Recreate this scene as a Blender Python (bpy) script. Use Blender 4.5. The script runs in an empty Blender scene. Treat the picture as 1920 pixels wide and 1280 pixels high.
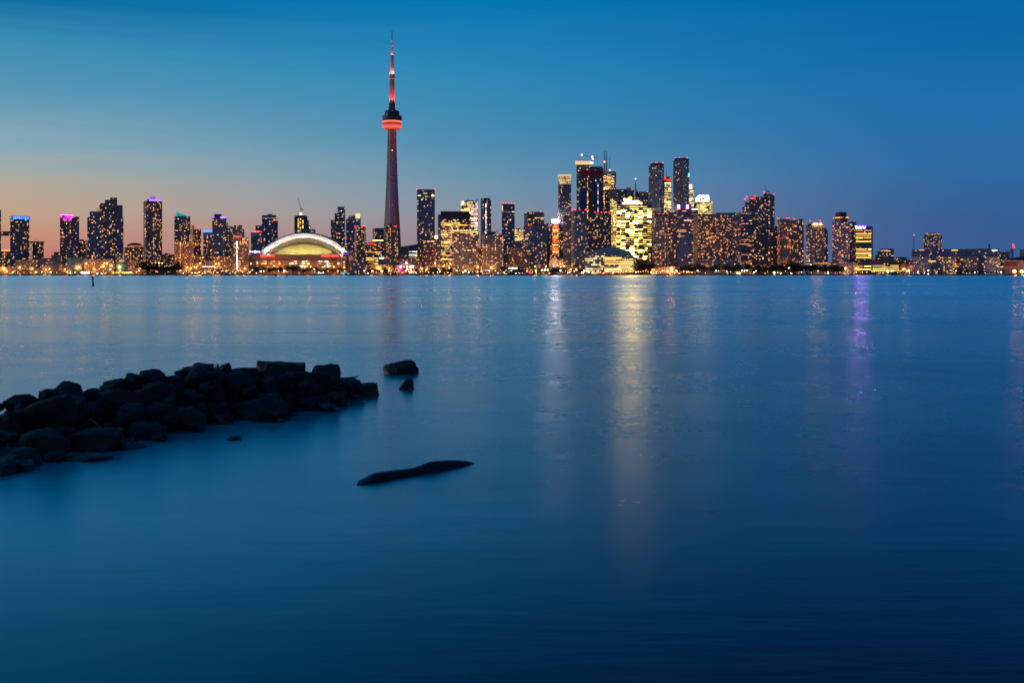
import bpy, bmesh, math, random, zlib
from mathutils import Vector, Matrix, noise

C = bpy.context.scene
col = C.collection
R = math.radians

# ------------------------------------------------------------------ camera
F, CX, HZ, CAMZ = 2120.0, 960.0, 514.0, 2.0      # focal length and principal row of the photograph, in its own pixels
cam = bpy.data.cameras.new("camera")
cam.sensor_width = 36.0
cam.lens = F / 1920.0 * 36.0
cam.shift_y = -(640.0 - HZ) / 1920.0
cam.clip_start = 0.1
cam.clip_end = 120000.0
camo = bpy.data.objects.new("camera", cam)
camo.location = (0, 0, CAMZ)
camo.rotation_euler = (R(90), 0, 0)
col.objects.link(camo)
C.camera = camo

# ------------------------------------------------------------------ view, exposure
C.view_settings.view_transform = 'Standard'
C.view_settings.look = 'None'
C.view_settings.gamma = 1.0
C.view_settings.exposure = 0.0
C.render.engine = 'CYCLES'
C.cycles.use_denoising = True
C.cycles.max_bounces = 6
C.cycles.sample_clamp_indirect = 6.0
C.cycles.caustics_reflective = True

def lin(c):
    return tuple((v / 255.0 / 12.92) if v / 255.0 <= 0.04045 else ((v / 255.0 + 0.055) / 1.055) ** 2.4 for v in c)

# ------------------------------------------------------------------ world: dusk sky, afterglow low in the west (left)
W = bpy.data.worlds.new("World")
C.world = W
W.use_nodes = True
nt = W.node_tree
nt.nodes.clear()
def N(t, kind, **kw):
    n = t.nodes.new(kind)
    for k, v in kw.items():
        setattr(n, k, v)
    return n
def L(t, a, b):
    t.links.new(a, b)
def math_node(t, op, a, b=None, c=None, clamp=False):
    n = N(t, 'ShaderNodeMath', operation=op)
    n.use_clamp = clamp
    for i, v in enumerate((a, b, c)):
        if v is None:
            continue
        if isinstance(v, (int, float)):
            n.inputs[i].default_value = v
        else:
            L(t, v, n.inputs[i])
    return n.outputs[0]
def ramp_node(t, fac, stops, interp='LINEAR'):
    n = N(t, 'ShaderNodeValToRGB')
    e = n.color_ramp.elements
    n.color_ramp.interpolation = interp
    while len(e) > 1:
        e.remove(e[-1])
    for i, (p, c) in enumerate(stops):
        el = e[0] if i == 0 else e.new(p)
        el.position = p
        el.color = (*c, 1)
    L(t, fac, n.inputs[0])
    return n.outputs[0]
def mix_node(t, fac, a, b, blend='MIX'):
    n = N(t, 'ShaderNodeMix', data_type='RGBA', blend_type=blend)
    for i, v in ((0, fac), (6, a), (7, b)):
        if isinstance(v, (int, float)):
            n.inputs[i].default_value = v
        elif isinstance(v, tuple):
            n.inputs[i].default_value = (*v, 1) if len(v) == 3 else v
        else:
            L(t, v, n.inputs[i])
    return n.outputs[2]

tc = N(nt, 'ShaderNodeTexCoord')
sep = N(nt, 'ShaderNodeSeparateXYZ')
L(nt, tc.outputs['Generated'], sep.inputs[0])
sx, sy, sz = sep.outputs
hor = math_node(nt, 'SQRT', math_node(nt, 'ADD', math_node(nt, 'MULTIPLY', sx, sx), math_node(nt, 'MULTIPLY', sy, sy)))
elev = math_node(nt, 'DIVIDE', sz, math_node(nt, 'MAXIMUM', hor, 0.0001))
azim = math_node(nt, 'ARCTAN2', sx, sy)                  # 0 straight ahead, negative to the left
# faint stretched streaks of high cloud near the horizon
mp = N(nt, 'ShaderNodeMapping')
mp.inputs['Scale'].default_value = (2.2, 2.2, 60.0)
L(nt, tc.outputs['Generated'], mp.inputs[0])
ns = N(nt, 'ShaderNodeTexNoise')
ns.inputs['Scale'].default_value = 1.6
ns.inputs['Detail'].default_value = 5.0
L(nt, mp.outputs[0], ns.inputs[0])
elev2 = math_node(nt, 'ADD', elev, math_node(nt, 'MULTIPLY', math_node(nt, 'SUBTRACT', ns.outputs['Fac'], 0.5), 0.02))
t_el = math_node(nt, 'POWER', math_node(nt, 'MAXIMUM', math_node(nt, 'MULTIPLY', elev2, 0.5), 0.0), 0.5, clamp=True)
def stops(lst):
    return [((max(e, 0) * 0.5) ** 0.5 if e < 2 else 1.0, lin(c)) for e, c in lst]
SKY_LEFT = stops([(0.0, (196, 104, 98)), (0.015, (204, 122, 110)), (0.035, (203, 149, 120)), (0.055, (196, 165, 138)),
                  (0.078, (178, 172, 158)), (0.105, (140, 170, 182)), (0.15, (90, 152, 182)), (0.19, (56, 139, 179)), (0.225, (6, 108, 160)), (0.32, (0, 126, 182)), (0.5, (0, 122, 178)), (2.0, (0, 60, 120))])
SKY_MID = stops([(0.0, (136, 112, 136)), (0.03, (146, 134, 152)), (0.052, (138, 148, 164)), (0.085, (108, 150, 174)),
                 (0.125, (70, 140, 177)), (0.175, (44, 137, 183)), (0.242, (0, 120, 180)), (0.32, (0, 86, 148)), (0.45, (0, 44, 100)), (2.0, (0, 22, 66))])
SKY_RIGHT = stops([(0.0, (62, 88, 142)), (0.05, (52, 94, 148)), (0.09, (44, 106, 163)), (0.14, (32, 110, 170)),
                   (0.18, (16, 106, 168)), (0.24, (0, 100, 166)), (0.3, (0, 56, 120)), (0.42, (0, 20, 70)), (2.0, (0, 12, 48))])
SKY_BACK = stops([(0.0, (104, 112, 142)), (0.1, (76, 106, 150)), (0.3, (20, 70, 124)), (2.0, (0, 36, 88))])
c_l = ramp_node(nt, t_el, SKY_LEFT)
c_m = ramp_node(nt, t_el, SKY_MID)
c_r = ramp_node(nt, t_el, SKY_RIGHT)
c_b = ramp_node(nt, t_el, SKY_BACK)
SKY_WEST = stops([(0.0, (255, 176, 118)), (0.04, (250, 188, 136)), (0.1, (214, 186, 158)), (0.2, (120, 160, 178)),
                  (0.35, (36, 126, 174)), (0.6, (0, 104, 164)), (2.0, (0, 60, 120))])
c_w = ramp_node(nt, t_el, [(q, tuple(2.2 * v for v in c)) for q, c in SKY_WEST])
def az_fac(a0, a1):
    n = N(nt, 'ShaderNodeMapRange', interpolation_type='SMOOTHSTEP')
    n.inputs['From Min'].default_value = R(a0)
    n.inputs['From Max'].default_value = R(a1)
    L(nt, azim, n.inputs['Value'])
    return n.outputs[0]
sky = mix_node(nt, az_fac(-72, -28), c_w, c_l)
sky = mix_node(nt, az_fac(-30, 3), sky, c_m)
sky = mix_node(nt, az_fac(-8, 24), sky, c_r)
sky = mix_node(nt, az_fac(55, 110), sky, c_b)
sky = mix_node(nt, az_fac(-100, -150), sky, c_b)
nish = N(nt, 'ShaderNodeTexSky', sky_type='NISHITA')
nish.sun_disc = False
nish.sun_elevation = R(-1.5)
nish.sun_rotation = R(-55)
bg1 = N(nt, 'ShaderNodeBackground')
bg1.inputs['Strength'].default_value = 1.0
bg2 = N(nt, 'ShaderNodeBackground')
bg2.inputs['Strength'].default_value = 0.003
L(nt, sky, bg1.inputs[0])
L(nt, nish.outputs[0], bg2.inputs[0])
addw = N(nt, 'ShaderNodeAddShader')
L(nt, bg1.outputs[0], addw.inputs[0])
L(nt, bg2.outputs[0], addw.inputs[1])
wo = N(nt, 'ShaderNodeOutputWorld')
L(nt, addw.outputs[0], wo.inputs[0])

# ------------------------------------------------------------------ sun: already down, only the last warmth from the west
sun = bpy.data.lights.new("sun", 'SUN')
sun.energy = 0.05
sun.angle = R(20)
sun.color = (1.0, 0.72, 0.5)
suno = bpy.data.objects.new("sun", sun)
suno.rotation_euler = Vector((0.82, -0.57, -0.05)).to_track_quat('-Z', 'Y').to_euler()
col.objects.link(suno)

# ------------------------------------------------------------------ helpers
def tag(o, label=None, cat=None, group=None, kind=None):
    if label: o['label'] = label
    if cat: o['category'] = cat
    if group: o['group'] = group
    if kind: o['kind'] = kind
    return o
def empty(name, loc, rz=0.0):
    o = bpy.data.objects.new(name, None)
    o.empty_display_size = 1.0
    o.location = loc
    o.rotation_euler = (0, 0, rz)
    col.objects.link(o)
    return o
def link_mesh(name, me, parent=None, loc=None, rz=0.0, scale=None):
    o = bpy.data.objects.new(name, me)
    if parent is not None: o.parent = parent
    if loc is not None: o.location = loc
    if rz: o.rotation_euler = (0, 0, rz)
    if scale is not None: o.scale = scale
    col.objects.link(o)
    return o
class MB:
    def __init__(s):
        s.v, s.f, s.uv = [], [], []
    def face(s, pts, uvs=None):
        b = len(s.v)
        s.v += [tuple(p) for p in pts]
        s.f.append(tuple(range(b, b + len(pts))))
        s.uv += uvs if uvs else [(0.0, 0.0)] * len(pts)
    def prism(s, poly, z0, z1, u0=0.0):
        """poly counter-clockwise; z1 a number or a function of (x, y); u runs round the perimeter, v is the height"""
        zt = z1 if callable(z1) else (lambda x, y: z1)
        u = u0
        n = len(poly)
        for i in range(n):
            a, b = poly[i], poly[(i + 1) % n]
            l = math.hypot(b[0] - a[0], b[1] - a[1])
            za, zb = zt(*a), zt(*b)
            s.face([(a[0], a[1], z0), (b[0], b[1], z0), (b[0], b[1], zb), (a[0], a[1], za)],
                   [(u, z0), (u + l, z0), (u + l, zb), (u, za)])
            u += l
        s.face([(p[0], p[1], zt(*p)) for p in poly])
        s.face([(p[0], p[1], z0) for p in reversed(poly)])
    def box(s, x0, x1, y0, y1, z0, z1):
        s.prism([(x0, y0), (x1, y0), (x1, y1), (x0, y1)], z0, z1)
    def beam(s, a, b, r, n=4, r2=None):
        a, b = Vector(a), Vector(b)
        d = (b - a).normalized()
        q = d.to_track_quat('Z', 'Y')
        r2 = r if r2 is None else r2
        ra = [a + q @ Vector((r * math.cos(2 * math.pi * (i + .5) / n), r * math.sin(2 * math.pi * (i + .5) / n), 0)) for i in range(n)]
        rb = [b + q @ Vector((r2 * math.cos(2 * math.pi * (i + .5) / n), r2 * math.sin(2 * math.pi * (i + .5) / n), 0)) for i in range(n)]
        for i in range(n):
            j = (i + 1) % n
            s.face([ra[i], ra[j], rb[j], rb[i]])
        s.face(list(reversed(ra)))
        s.face(rb)
    def lathe(s, prof, n=24):
        for (r0, z0), (r1, z1) in zip(prof, prof[1:]):
            for i in range(n):
                a, b = 2 * math.pi * i / n, 2 * math.pi * (i + 1) / n
                p = [(r0 * math.cos(a), r0 * math.sin(a), z0), (r0 * math.cos(b), r0 * math.sin(b), z0),
                     (r1 * math.cos(b), r1 * math.sin(b), z1), (r1 * math.cos(a), r1 * math.sin(a), z1)]
                if r0 < 1e-6: p = [p[0], p[2], p[3]]
                elif r1 < 1e-6: p = p[:3]
                s.face(p, [(0, q[2]) for q in p])
    def mesh(s, name, mat, smooth=False):
        me = bpy.data.meshes.new(name)
        me.from_pydata(s.v, [], s.f)
        ul = me.uv_layers.new(name="UVMap")
        flat = [c for q in s.uv for c in q]
        ul.data.foreach_set("uv", flat)
        if mat is not None: me.materials.append(mat)
        if smooth: me.polygons.foreach_set("use_smooth", [True] * len(me.polygons))
        me.update()
        return me
    def build(s, name, mat, parent=None, smooth=False, loc=None, rz=0.0):
        return link_mesh(name, s.mesh(name, mat, smooth), parent, loc, rz)

# ------------------------------------------------------------------ materials
MATS = {}
def plain(name, c, rough=0.6, metal=0.0, var=0.0, scale=0.3):
    if name in MATS: return MATS[name]
    m = bpy.data.materials.new(name)
    m.use_nodes = True
    t = m.node_tree
    p = t.nodes['Principled BSDF']
    p.inputs['Base Color'].default_value = (*c, 1)
    p.inputs['Roughness'].default_value = rough
    p.inputs['Metallic'].default_value = metal
    if var:
        g = N(t, 'ShaderNodeTexCoord')
        n = N(t, 'ShaderNodeTexNoise')
        n.inputs['Scale'].default_value = scale
        n.inputs['Detail'].default_value = 4
        L(t, g.outputs['Object'], n.inputs[0])
        o = mix_node(t, n.outputs['Fac'], tuple(v * (1 - var) for v in c), tuple(v * (1 + var) for v in c))
        L(t, o, p.inputs['Base Color'])
    MATS[name] = m
    return m
def glow(name, c, strength, vary=True):
    if name in MATS: return MATS[name]
    m = bpy.data.materials.new(name)
    m.use_nodes = True
    t = m.node_tree
    p = t.nodes['Principled BSDF']
    p.inputs['Base Color'].default_value = (0.05, 0.05, 0.05, 1)
    p.inputs['Emission Color'].default_value = (*c, 1)
    p.inputs['Emission Strength'].default_value = strength
    if vary:
        oi = N(t, 'ShaderNodeObjectInfo')
        r = math_node(t, 'POWER', oi.outputs['Random'], 1.6)
        L(t, math_node(t, 'MULTIPLY_ADD', r, strength * 1.7, strength * 0.22), p.inputs['Emission Strength'])
    MATS[name] = m
    return m
PAL = {'o': ((1.0, 0.31, 0.055), 1.7), 'a': ((1.0, 0.40, 0.085), 1.8), 'w': ((1.0, 0.57, 0.24), 2.0), 'W': ((1.0, 0.93, 0.82), 3.6),
       'c': ((0.72, 0.92, 1.0), 2.2), 'g': ((1.0, 0.74, 0.22), 2.2), 'G': ((1.0, 0.64, 0.11), 17.0), 'h': ((1.0, 0.68, 0.16), 1.1), 'y': ((1.0, 0.56, 0.09), 2.0), 'r': ((1.0, 0.05, 0.03), 5.0),
       'b': ((0.03, 0.16, 1.0), 3.5), 'p': ((0.25, 0.10, 1.0), 3.0), 'm': ((1.0, 0.03, 0.75), 3.0), 't': ((0.02, 0.8, 0.75), 1.2)}
def wmat(k):
    if k == 'G': return glow('window_light_bright', *PAL['G'])
    c, s = PAL[k]
    return glow('window_light_' + k, c, s)
def facade(key, wall, glass, bay=3.0, fh=3.2, mx=0.25, my=0.4, lit=0.10, e=0.8, warm=((1, .34, .08), (1, .58, .25)), rough=0.16, ior=1.9):
    """wall with a grid of windows, some of them dimly lit"""
    if key in MATS: return MATS[key]
    m = bpy.data.materials.new('facade_' + key)
    m.use_nodes = True
    t = m.node_tree
    p = t.nodes['Principled BSDF']
    uv = N(t, 'ShaderNodeUVMap')
    s = N(t, 'ShaderNodeSeparateXYZ')
    L(t, uv.outputs[0], s.inputs[0])
    u = math_node(t, 'DIVIDE', s.outputs[0], bay)
    v = math_node(t, 'DIVIDE', s.outputs[1], fh)
    fu, fv = math_node(t, 'FRACT', u), math_node(t, 'FRACT', v)
    iu, iv = math_node(t, 'FLOOR', u), math_node(t, 'FLOOR', v)
    mask = math_node(t, 'MULTIPLY', math_node(t, 'GREATER_THAN', fu, mx), math_node(t, 'GREATER_THAN', fv, my))
    geo = N(t, 'ShaderNodeNewGeometry')
    gs = N(t, 'ShaderNodeSeparateXYZ')
    L(t, geo.outputs['True Normal'], gs.inputs[0])
    upright = math_node(t, 'LESS_THAN', gs.outputs[2], 0.5)
    mask = math_node(t, 'MULTIPLY', mask, upright)
    oi = N(t, 'ShaderNodeObjectInfo')
    seed = math_node(t, 'MULTIPLY', oi.outputs['Random'], 97.0)
    cv = N(t, 'ShaderNodeCombineXYZ')
    L(t, iu, cv.inputs[0]); L(t, iv, cv.inputs[1]); L(t, seed, cv.inputs[2])
    wn = N(t, 'ShaderNodeTexWhiteNoise', noise_dimensions='3D')
    L(t, cv.outputs[0], wn.inputs[0])
    cl = N(t, 'ShaderNodeTexNoise', noise_dimensions='3D')
    cl.inputs['Scale'].default_value = 0.33
    L(t, cv.outputs[0], cl.inputs[0])
    thr = math_node(t, 'MULTIPLY', math_node(t, 'POWER', cl.outputs['Fac'], 2.0), lit * 4.6)
    on = math_node(t, 'MULTIPLY', math_node(t, 'LESS_THAN', wn.outputs['Value'], thr), mask)
    ws = N(t, 'ShaderNodeSeparateColor')
    L(t, wn.outputs['Color'], ws.inputs[0])
    colr = mix_node(t, ws.outputs[1], warm[0], warm[1])
    est = math_node(t, 'MULTIPLY', on, math_node(t, 'MULTIPLY_ADD', ws.outputs[2], e * 1.9, e * 0.35))
    nz = N(t, 'ShaderNodeTexNoise')
    nz.inputs['Scale'].default_value = 0.04
    nz.inputs['Detail'].default_value = 5
    L(t, uv.outputs[0], nz.inputs[0])
    wallc = mix_node(t, nz.outputs['Fac'], tuple(x * 0.7 for x in wall), tuple(x * 1.3 for x in wall))
    gl = mix_node(t, ws.outputs[0], tuple(x * 0.6 for x in glass), tuple(x * 1.4 for x in glass))
    L(t, mix_node(t, mask, wallc, gl), p.inputs['Base Color'])
    L(t, math_node(t, 'MULTIPLY_ADD', mask, rough - 0.75, 0.75), p.inputs['Roughness'])
    L(t, math_node(t, 'MULTIPLY_ADD', mask, ior - 1.4, 1.4), p.inputs['IOR'])
    L(t, colr, p.inputs['Emission Color'])
    L(t, est, p.inputs['Emission Strength'])
    MATS[key] = m
    return m
FS = {
    'navy':  dict(wall=(0.06, 0.068, 0.093), glass=(0.051, 0.076, 0.136), lit=.10, e=.7),
    'navyb': dict(wall=(0.051, 0.076, 0.136), glass=(0.043, 0.085, 0.187), lit=.05, e=.6, mx=.12, my=.22),
    'dark':  dict(wall=(0.034, 0.034, 0.043), glass=(0.025, 0.034, 0.051), lit=.07, e=.6, mx=.2, my=.3),
    'slate': dict(wall=(0.204, 0.204, 0.221), glass=(0.051, 0.068, 0.102), lit=.12, e=.8, my=.5),
    'condo': dict(wall=(0.27, 0.27, 0.297), glass=(0.043, 0.06, 0.102), lit=.12, e=.8, bay=3.6, my=.34, mx=.12),
    'brown': dict(wall=(0.27, 0.221, 0.17), glass=(0.051, 0.051, 0.068), lit=.16, e=.9, warm=((1, .30, .06), (1, .55, .2)), mx=.3, my=.42),
    'brick': dict(wall=(0.324, 0.204, 0.153), glass=(0.051, 0.051, 0.068), lit=.12, e=.8, mx=.4, my=.5),
    'pale':  dict(wall=(0.567, 0.527, 0.486), glass=(0.085, 0.085, 0.102), lit=.14, e=.8, mx=.4, my=.5),
    'tan':   dict(wall=(0.486, 0.378, 0.27), glass=(0.068, 0.068, 0.085), lit=.20, e=1.0, mx=.35, my=.45),
    'office': dict(wall=(0.085, 0.076, 0.085), glass=(0.051, 0.06, 0.085), lit=.30, e=.9, bay=2.4, mx=.12, my=.45, warm=((1, .50, .14), (1, .74, .34))),
    'bright': dict(wall=(0.136, 0.119, 0.085), glass=(0.085, 0.085, 0.085), lit=.55, e=1.1, bay=3.4, mx=.1, my=.4, warm=((1, .62, .16), (1, .84, .40))),
    'yoffice': dict(wall=(.10, .09, .07), glass=(.08, .08, .09), lit=.14, e=1.0, bay=2.3, fh=4.5, mx=.1, my=.5, warm=((1, .55, .14), (1, .8, .36))),
    'green': dict(wall=(0.17, 0.204, 0.17), glass=(0.085, 0.136, 0.119), lit=.45, e=.75, bay=4, fh=4.2, mx=.1, my=.3, warm=((.9, .75, .3), (1, .8, .45))),
    'teal':  dict(wall=(0.051, 0.136, 0.17), glass=(0.034, 0.136, 0.187), lit=.03, e=.5, bay=5, fh=5, mx=.06, my=.08, ior=2.2),
    'lav':   dict(wall=(0.297, 0.27, 0.365), glass=(0.068, 0.076, 0.136), lit=.14, e=.8, mx=.35, my=.5),
}
def fmat(k):
    return facade(k, **FS[k])
STEEL = plain('dark_steel', (.06, .06, .07), .5, .4)
CONC = plain('concrete', (.32, .30, .28), .85, 0, .2, .05)
DARKROOF = plain('dark_roof', (.03, .035, .05), .6)
GREYP = plain('grey_plant_room', (.10, .11, .14), .6, 0, .2, .1)

# ------------------------------------------------------------------ placing: where a point of the photo stands at a given distance
G = 1.5                                            # quay level above the water
def X(px, Y): return (px - CX) / F * Y
def Z(py, Y): return CAMZ + (HZ - py) / F * Y
def unit_box(mat):
    k = 'unit_' + mat.name
    if k not in MATS:
        b = MB(); b.box(-.5, .5, -.5, .5, -.5, .5)
        MATS[k] = b.mesh('lit_pane', mat)
    return MATS[k]
def unit_ball(mat):
    k = 'ball_' + mat.name
    if k not in MATS:
        bm = bmesh.new()
        bmesh.ops.create_icosphere(bm, subdivisions=2, radius=1.0)
        me = bpy.data.meshes.new('globe'); bm.to_mesh(me); bm.free()
        me.materials.append(mat)
        me.polygons.foreach_set("use_smooth", [True] * len(me.polygons))
        MATS[k] = me
    return MATS[k]
RED = glow('aviation_red', (1.0, 0.014, 0.03), 6.0, vary=False)

class Building:
    """one building: an Empty at its foot, its face square to the line of sight and then turned by yaw"""
    def __init__(s, name, label, cat, px, Y, yaw=0.0, group=None):
        s.Y, s.px = Y, px
        x = X(px, Y)
        s.az = math.atan2(x, Y)
        s.th = R(yaw)
        s.root = empty(name, (x, Y, G), -s.az + s.th)
        tag(s.root, label, cat, group)
        s.rng = random.Random(zlib.crc32(label.encode()))
        s.tiers = []
        s.lit, s.nwin = [], 0
    def m(s, dpx): return dpx * s.Y * math.cos(s.az) / F
    def h(s, py): return max(Z(py, s.Y) - G, 0.0)
    def loc(s, px, k=0.0):
        u, v = s.m(px - s.px), -k
        c, q = math.cos(s.th), math.sin(s.th)
        return (u * c + v * q, -u * q + v * c)
    def tier(s, x0, x1, yt, yb=None, mat=None, name='wall', side=0.3, d=None, k=0.0, bulge=0.0, slope=None, chamfer=0.0):
        Lw = s.m(x1 - x0)
        if abs(s.th) > 1e-3:
            w = (1 - side) * Lw / math.cos(s.th)
            dd = side * Lw / abs(math.sin(s.th)) if d is None else d
        else:
            w, dd = Lw, (d or min(28.0, max(12.0, Lw * .8)))
        k += 0.37 * len(s.tiers)
        cx, cy = s.loc((x0 + x1) / 2, k)
        a, b = cx - w / 2, cx + w / 2
        f, r = cy - dd / 2, cy + dd / 2
        if bulge:
            n = 8
            poly = [(a + w * i / n, f - bulge * (1 - (2 * i / n - 1) ** 2)) for i in range(n + 1)] + [(b, r), (a, r)]
        elif chamfer:
            q = chamfer
            poly = [(a + q, f), (b - q, f), (b, f + q), (b, r), (a, r), (a, f + q)]
        else:
            poly = [(a, f), (b, f), (b, r), (a, r)]
        z0 = 0.0 if yb is None else s.h(yb)
        z1 = s.h(yt)
        if slope is not None:
            zl, zr = s.h(slope[0]), s.h(slope[1])
            top = lambda x, y: zl + (zr - zl) * min(max((x - a) / w, 0), 1)
            z1 = max(zl, zr)
        else:
            top = z1
        mb = MB(); mb.prism(poly, z0, top, s.rng.random() * 400)
        o = mb.build(name, mat, s.root)
        s.tiers.append(dict(poly=poly, z0=z0, z1=min(z1, s.h(max(slope))) if slope else z1, a=a, b=b, f=f, r=r, cx=cx, cy=cy, w=w, d=dd, o=o))
        return o
    def front(s, px, ti=0):
        t = s.tiers[ti]
        u = s.m(px - s.px)
        c, q = math.cos(s.th), math.sin(s.th)
        return ((u + t['f'] * q) / c, t['f'])
    def faces(s, ti):
        t = s.tiers[ti]
        p = t['poly']
        tocam = Vector((math.sin(s.th) * -1, -math.cos(s.th)))       # towards the viewer, in the local frame
        out = []
        for i in range(len(p)):
            a, b = Vector(p[i]), Vector(p[(i + 1) % len(p)])
            e = b - a
            if e.length < 1.0: continue
            nrm = Vector((e.y, -e.x)).normalized()
            if nrm.dot(tocam) > 0.12:
                out.append((a, e.normalized(), e.length, nrm))
        return out
    def pane(s, p, ang, w, h, z, mat):
        s.lit.append((p, ang, w, h, z, mat))
    def windows(s, ti, pattern, p, pal, yr=None, bay=3.4, fh=3.3, size=(1.65, 1.3), xr=None, fill=.8, run=(2, 6)):
        t = s.tiers[ti]
        rng = s.rng
        z0, z1 = t['z0'], t['z1'] - 1.5
        if yr: z1, z0 = min(z1, s.h(yr[0])), max(z0, s.h(yr[1]))
        for (a, e, ln, nrm) in s.faces(ti):
            ang = math.atan2(e.y, e.x)
            nb, nf = max(int(ln / bay), 1), max(int((z1 - z0) / fh), 1)
            bw = ln / nb
            lo, hi = (0, nb) if not xr else (int(nb * xr[0]), max(int(nb * xr[1]), 1))
            def put(j0, n, i):
                c = a + e * ((j0 + n / 2) * bw) + nrm * 0.12
                z = z0 + (i + .5) * fh
                if z + size[1] / 2 > z1 + 1: return
                s.pane((c.x, c.y), ang, n * bw - (bw - min(size[0], bw * .86)), size[1], z, wmat(rng.choice(pal)))
            if pattern == 'rand':
                for i in range(nf):
                    for j in range(lo, hi):
                        if rng.random() < p * 1.0: put(j, 1, i)
            elif pattern == 'clump':
                cs = [(rng.uniform(0, nb), rng.uniform(0, nf)) for _ in range(max(2, int(nb * nf / 55)))]
                for i in range(nf):
                    for j in range(lo, hi):
                        q = max(math.exp(-((j - cj) ** 2 / 5 + (i - ci) ** 2 / 9)) for cj, ci in cs)
                        if rng.random() < p * (.2 + 2.4 * q): put(j, 1, i)
            elif pattern == 'rows':
                for i in range(nf):
                    if rng.random() > p: continue
                    j = lo
                    while j < hi:
                        n = min(rng.randint(*run), hi - j)
                        if rng.random() < fill: put(j, n, i)
                        j += n
            elif pattern == 'cols':
                js = [j for j in range(lo, hi) if rng.random() < p] or [rng.randrange(lo, hi)]
                for j in js:
                    for i in range(nf):
                        if rng.random() < fill: put(j, 1, i)
    def finish(s):
        lit = s.lit
        s.rng.shuffle(lit)
        lit.sort(key=lambda q: -q[2] * q[3])
        for (p, ang, w, h, z, mat) in lit[:100]:
            link_mesh('window', unit_box(mat), s.root, (p[0], p[1], z), ang, (w, 0.5, h))
        if len(lit) > 100:
            me = bpy.data.meshes.new('lit_windows')
            v, f, mi, mats = [], [], [], []
            for (p, ang, w, h, z, mat) in lit[100:]:
                if mat not in mats: mats.append(mat)
                c, q = math.cos(ang), math.sin(ang)
                b = len(v)
                for dx, dy, dz in ((-1, -1, -1), (1, -1, -1), (1, -1, 1), (-1, -1, 1), (-1, 1, -1), (1, 1, -1), (1, 1, 1), (-1, 1, 1)):
                    lx, ly = dx * w / 2, dy * .25
                    v.append((p[0] + lx * c - ly * q, p[1] + lx * q + ly * c, z + dz * h / 2))
                for fc in ((0, 1, 2, 3), (1, 5, 6, 2), (4, 0, 3, 7), (3, 2, 6, 7), (4, 5, 1, 0)):
                    f.append(tuple(b + i for i in fc)); mi.append(mats.index(mat))
            me.from_pydata(v, [], f)
            for mt in mats: me.materials.append(mt)
            me.polygons.foreach_set('material_index', mi)
            o = link_mesh('lit_windows', me, s.root)
            o['kind'] = 'stuff'
        return s
    # -------- trim
    def bar(s, name, x0, x1, y0, y1, mat, depth=1.2, ti=0, proud=.3, parent=None):
        """a flat piece fixed on the front face"""
        a, f = s.front(x0, ti); b, _ = s.front(x1, ti)
        mb = MB(); mb.box(a, b, f - proud - depth, f - proud, s.h(y1), s.h(y0))
        return mb.build(name, mat, s.root)
    def roofbox(s, name, x0, x1, yt, yb, mat, d=10, k=0.0):
        a, cy = s.loc((x0 + x1) / 2, k)
        w = s.m(x1 - x0) * (.95 if abs(s.th) < .01 else .8)
        mb = MB(); mb.box(a - w / 2, a + w / 2, cy - d / 2, cy + d / 2, s.h(yb) - .8, s.h(yt))
        return mb.build(name, mat, s.root)
    def beacon(s, px, py, r=1.25, mat=None, k=4.0):
        r *= .82
        x, y = s.loc(px, k)
        return link_mesh('beacon', unit_ball(mat or RED), s.root, (x, y, s.h(py)), 0, (r, r, r))
    def mast(s, name, px, y0, y1, r=.8, mat=None, k=0.0):
        x, y = s.loc(px, k)
        mb = MB(); mb.beam((x, y, s.h(y1) - 1), (x, y, s.h(y0)), r, 6, r * .5)
        return mb.build(name, mat or STEEL, s.root)
    def slabs(s, ti, mat, step=3.2, out=1.1, yb=505, thick=.5, name='balcony_slab'):
        t = s.tiers[ti]
        mb = MB(); mb.box(t['a'] - .4, t['b'] + .4, t['f'] - out, t['r'], -thick / 2, thick / 2)
        me = mb.mesh(name, mat)
        z = t['z1'] - 3
        n = 0
        while z > max(s.h(yb), t['z0']) and n < 95:
            link_mesh(name, me, s.root, (0, 0, z)); z -= step; n += 1
    def piers(s, ti, mat, n, name='pier', out=1.2, wd=1.6):
        t = s.tiers[ti]
        mb = MB(); mb.box(-wd / 2, wd / 2, t['f'] - out, t['f'] + .2, 0, t['z1'] + .6)
        me = mb.mesh(name, mat)
        for i in range(n):
            link_mesh(name, me, s.root, (t['a'] + t['w'] * (i + .5) / n, 0, 0))
    def text(s, name, body, x0, x1, yc, hpx, mat, ti=0, proud=.5):
        a, f = s.front(x0, ti); b, _ = s.front(x1, ti)
        o = text_mesh(name, body, b - a, s.m(hpx), mat)
        o.parent = s.root
        o.location = ((a + b) / 2, f - proud, s.h(yc))
        o.rotation_euler = (R(90), 0, 0)
        return o
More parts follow.
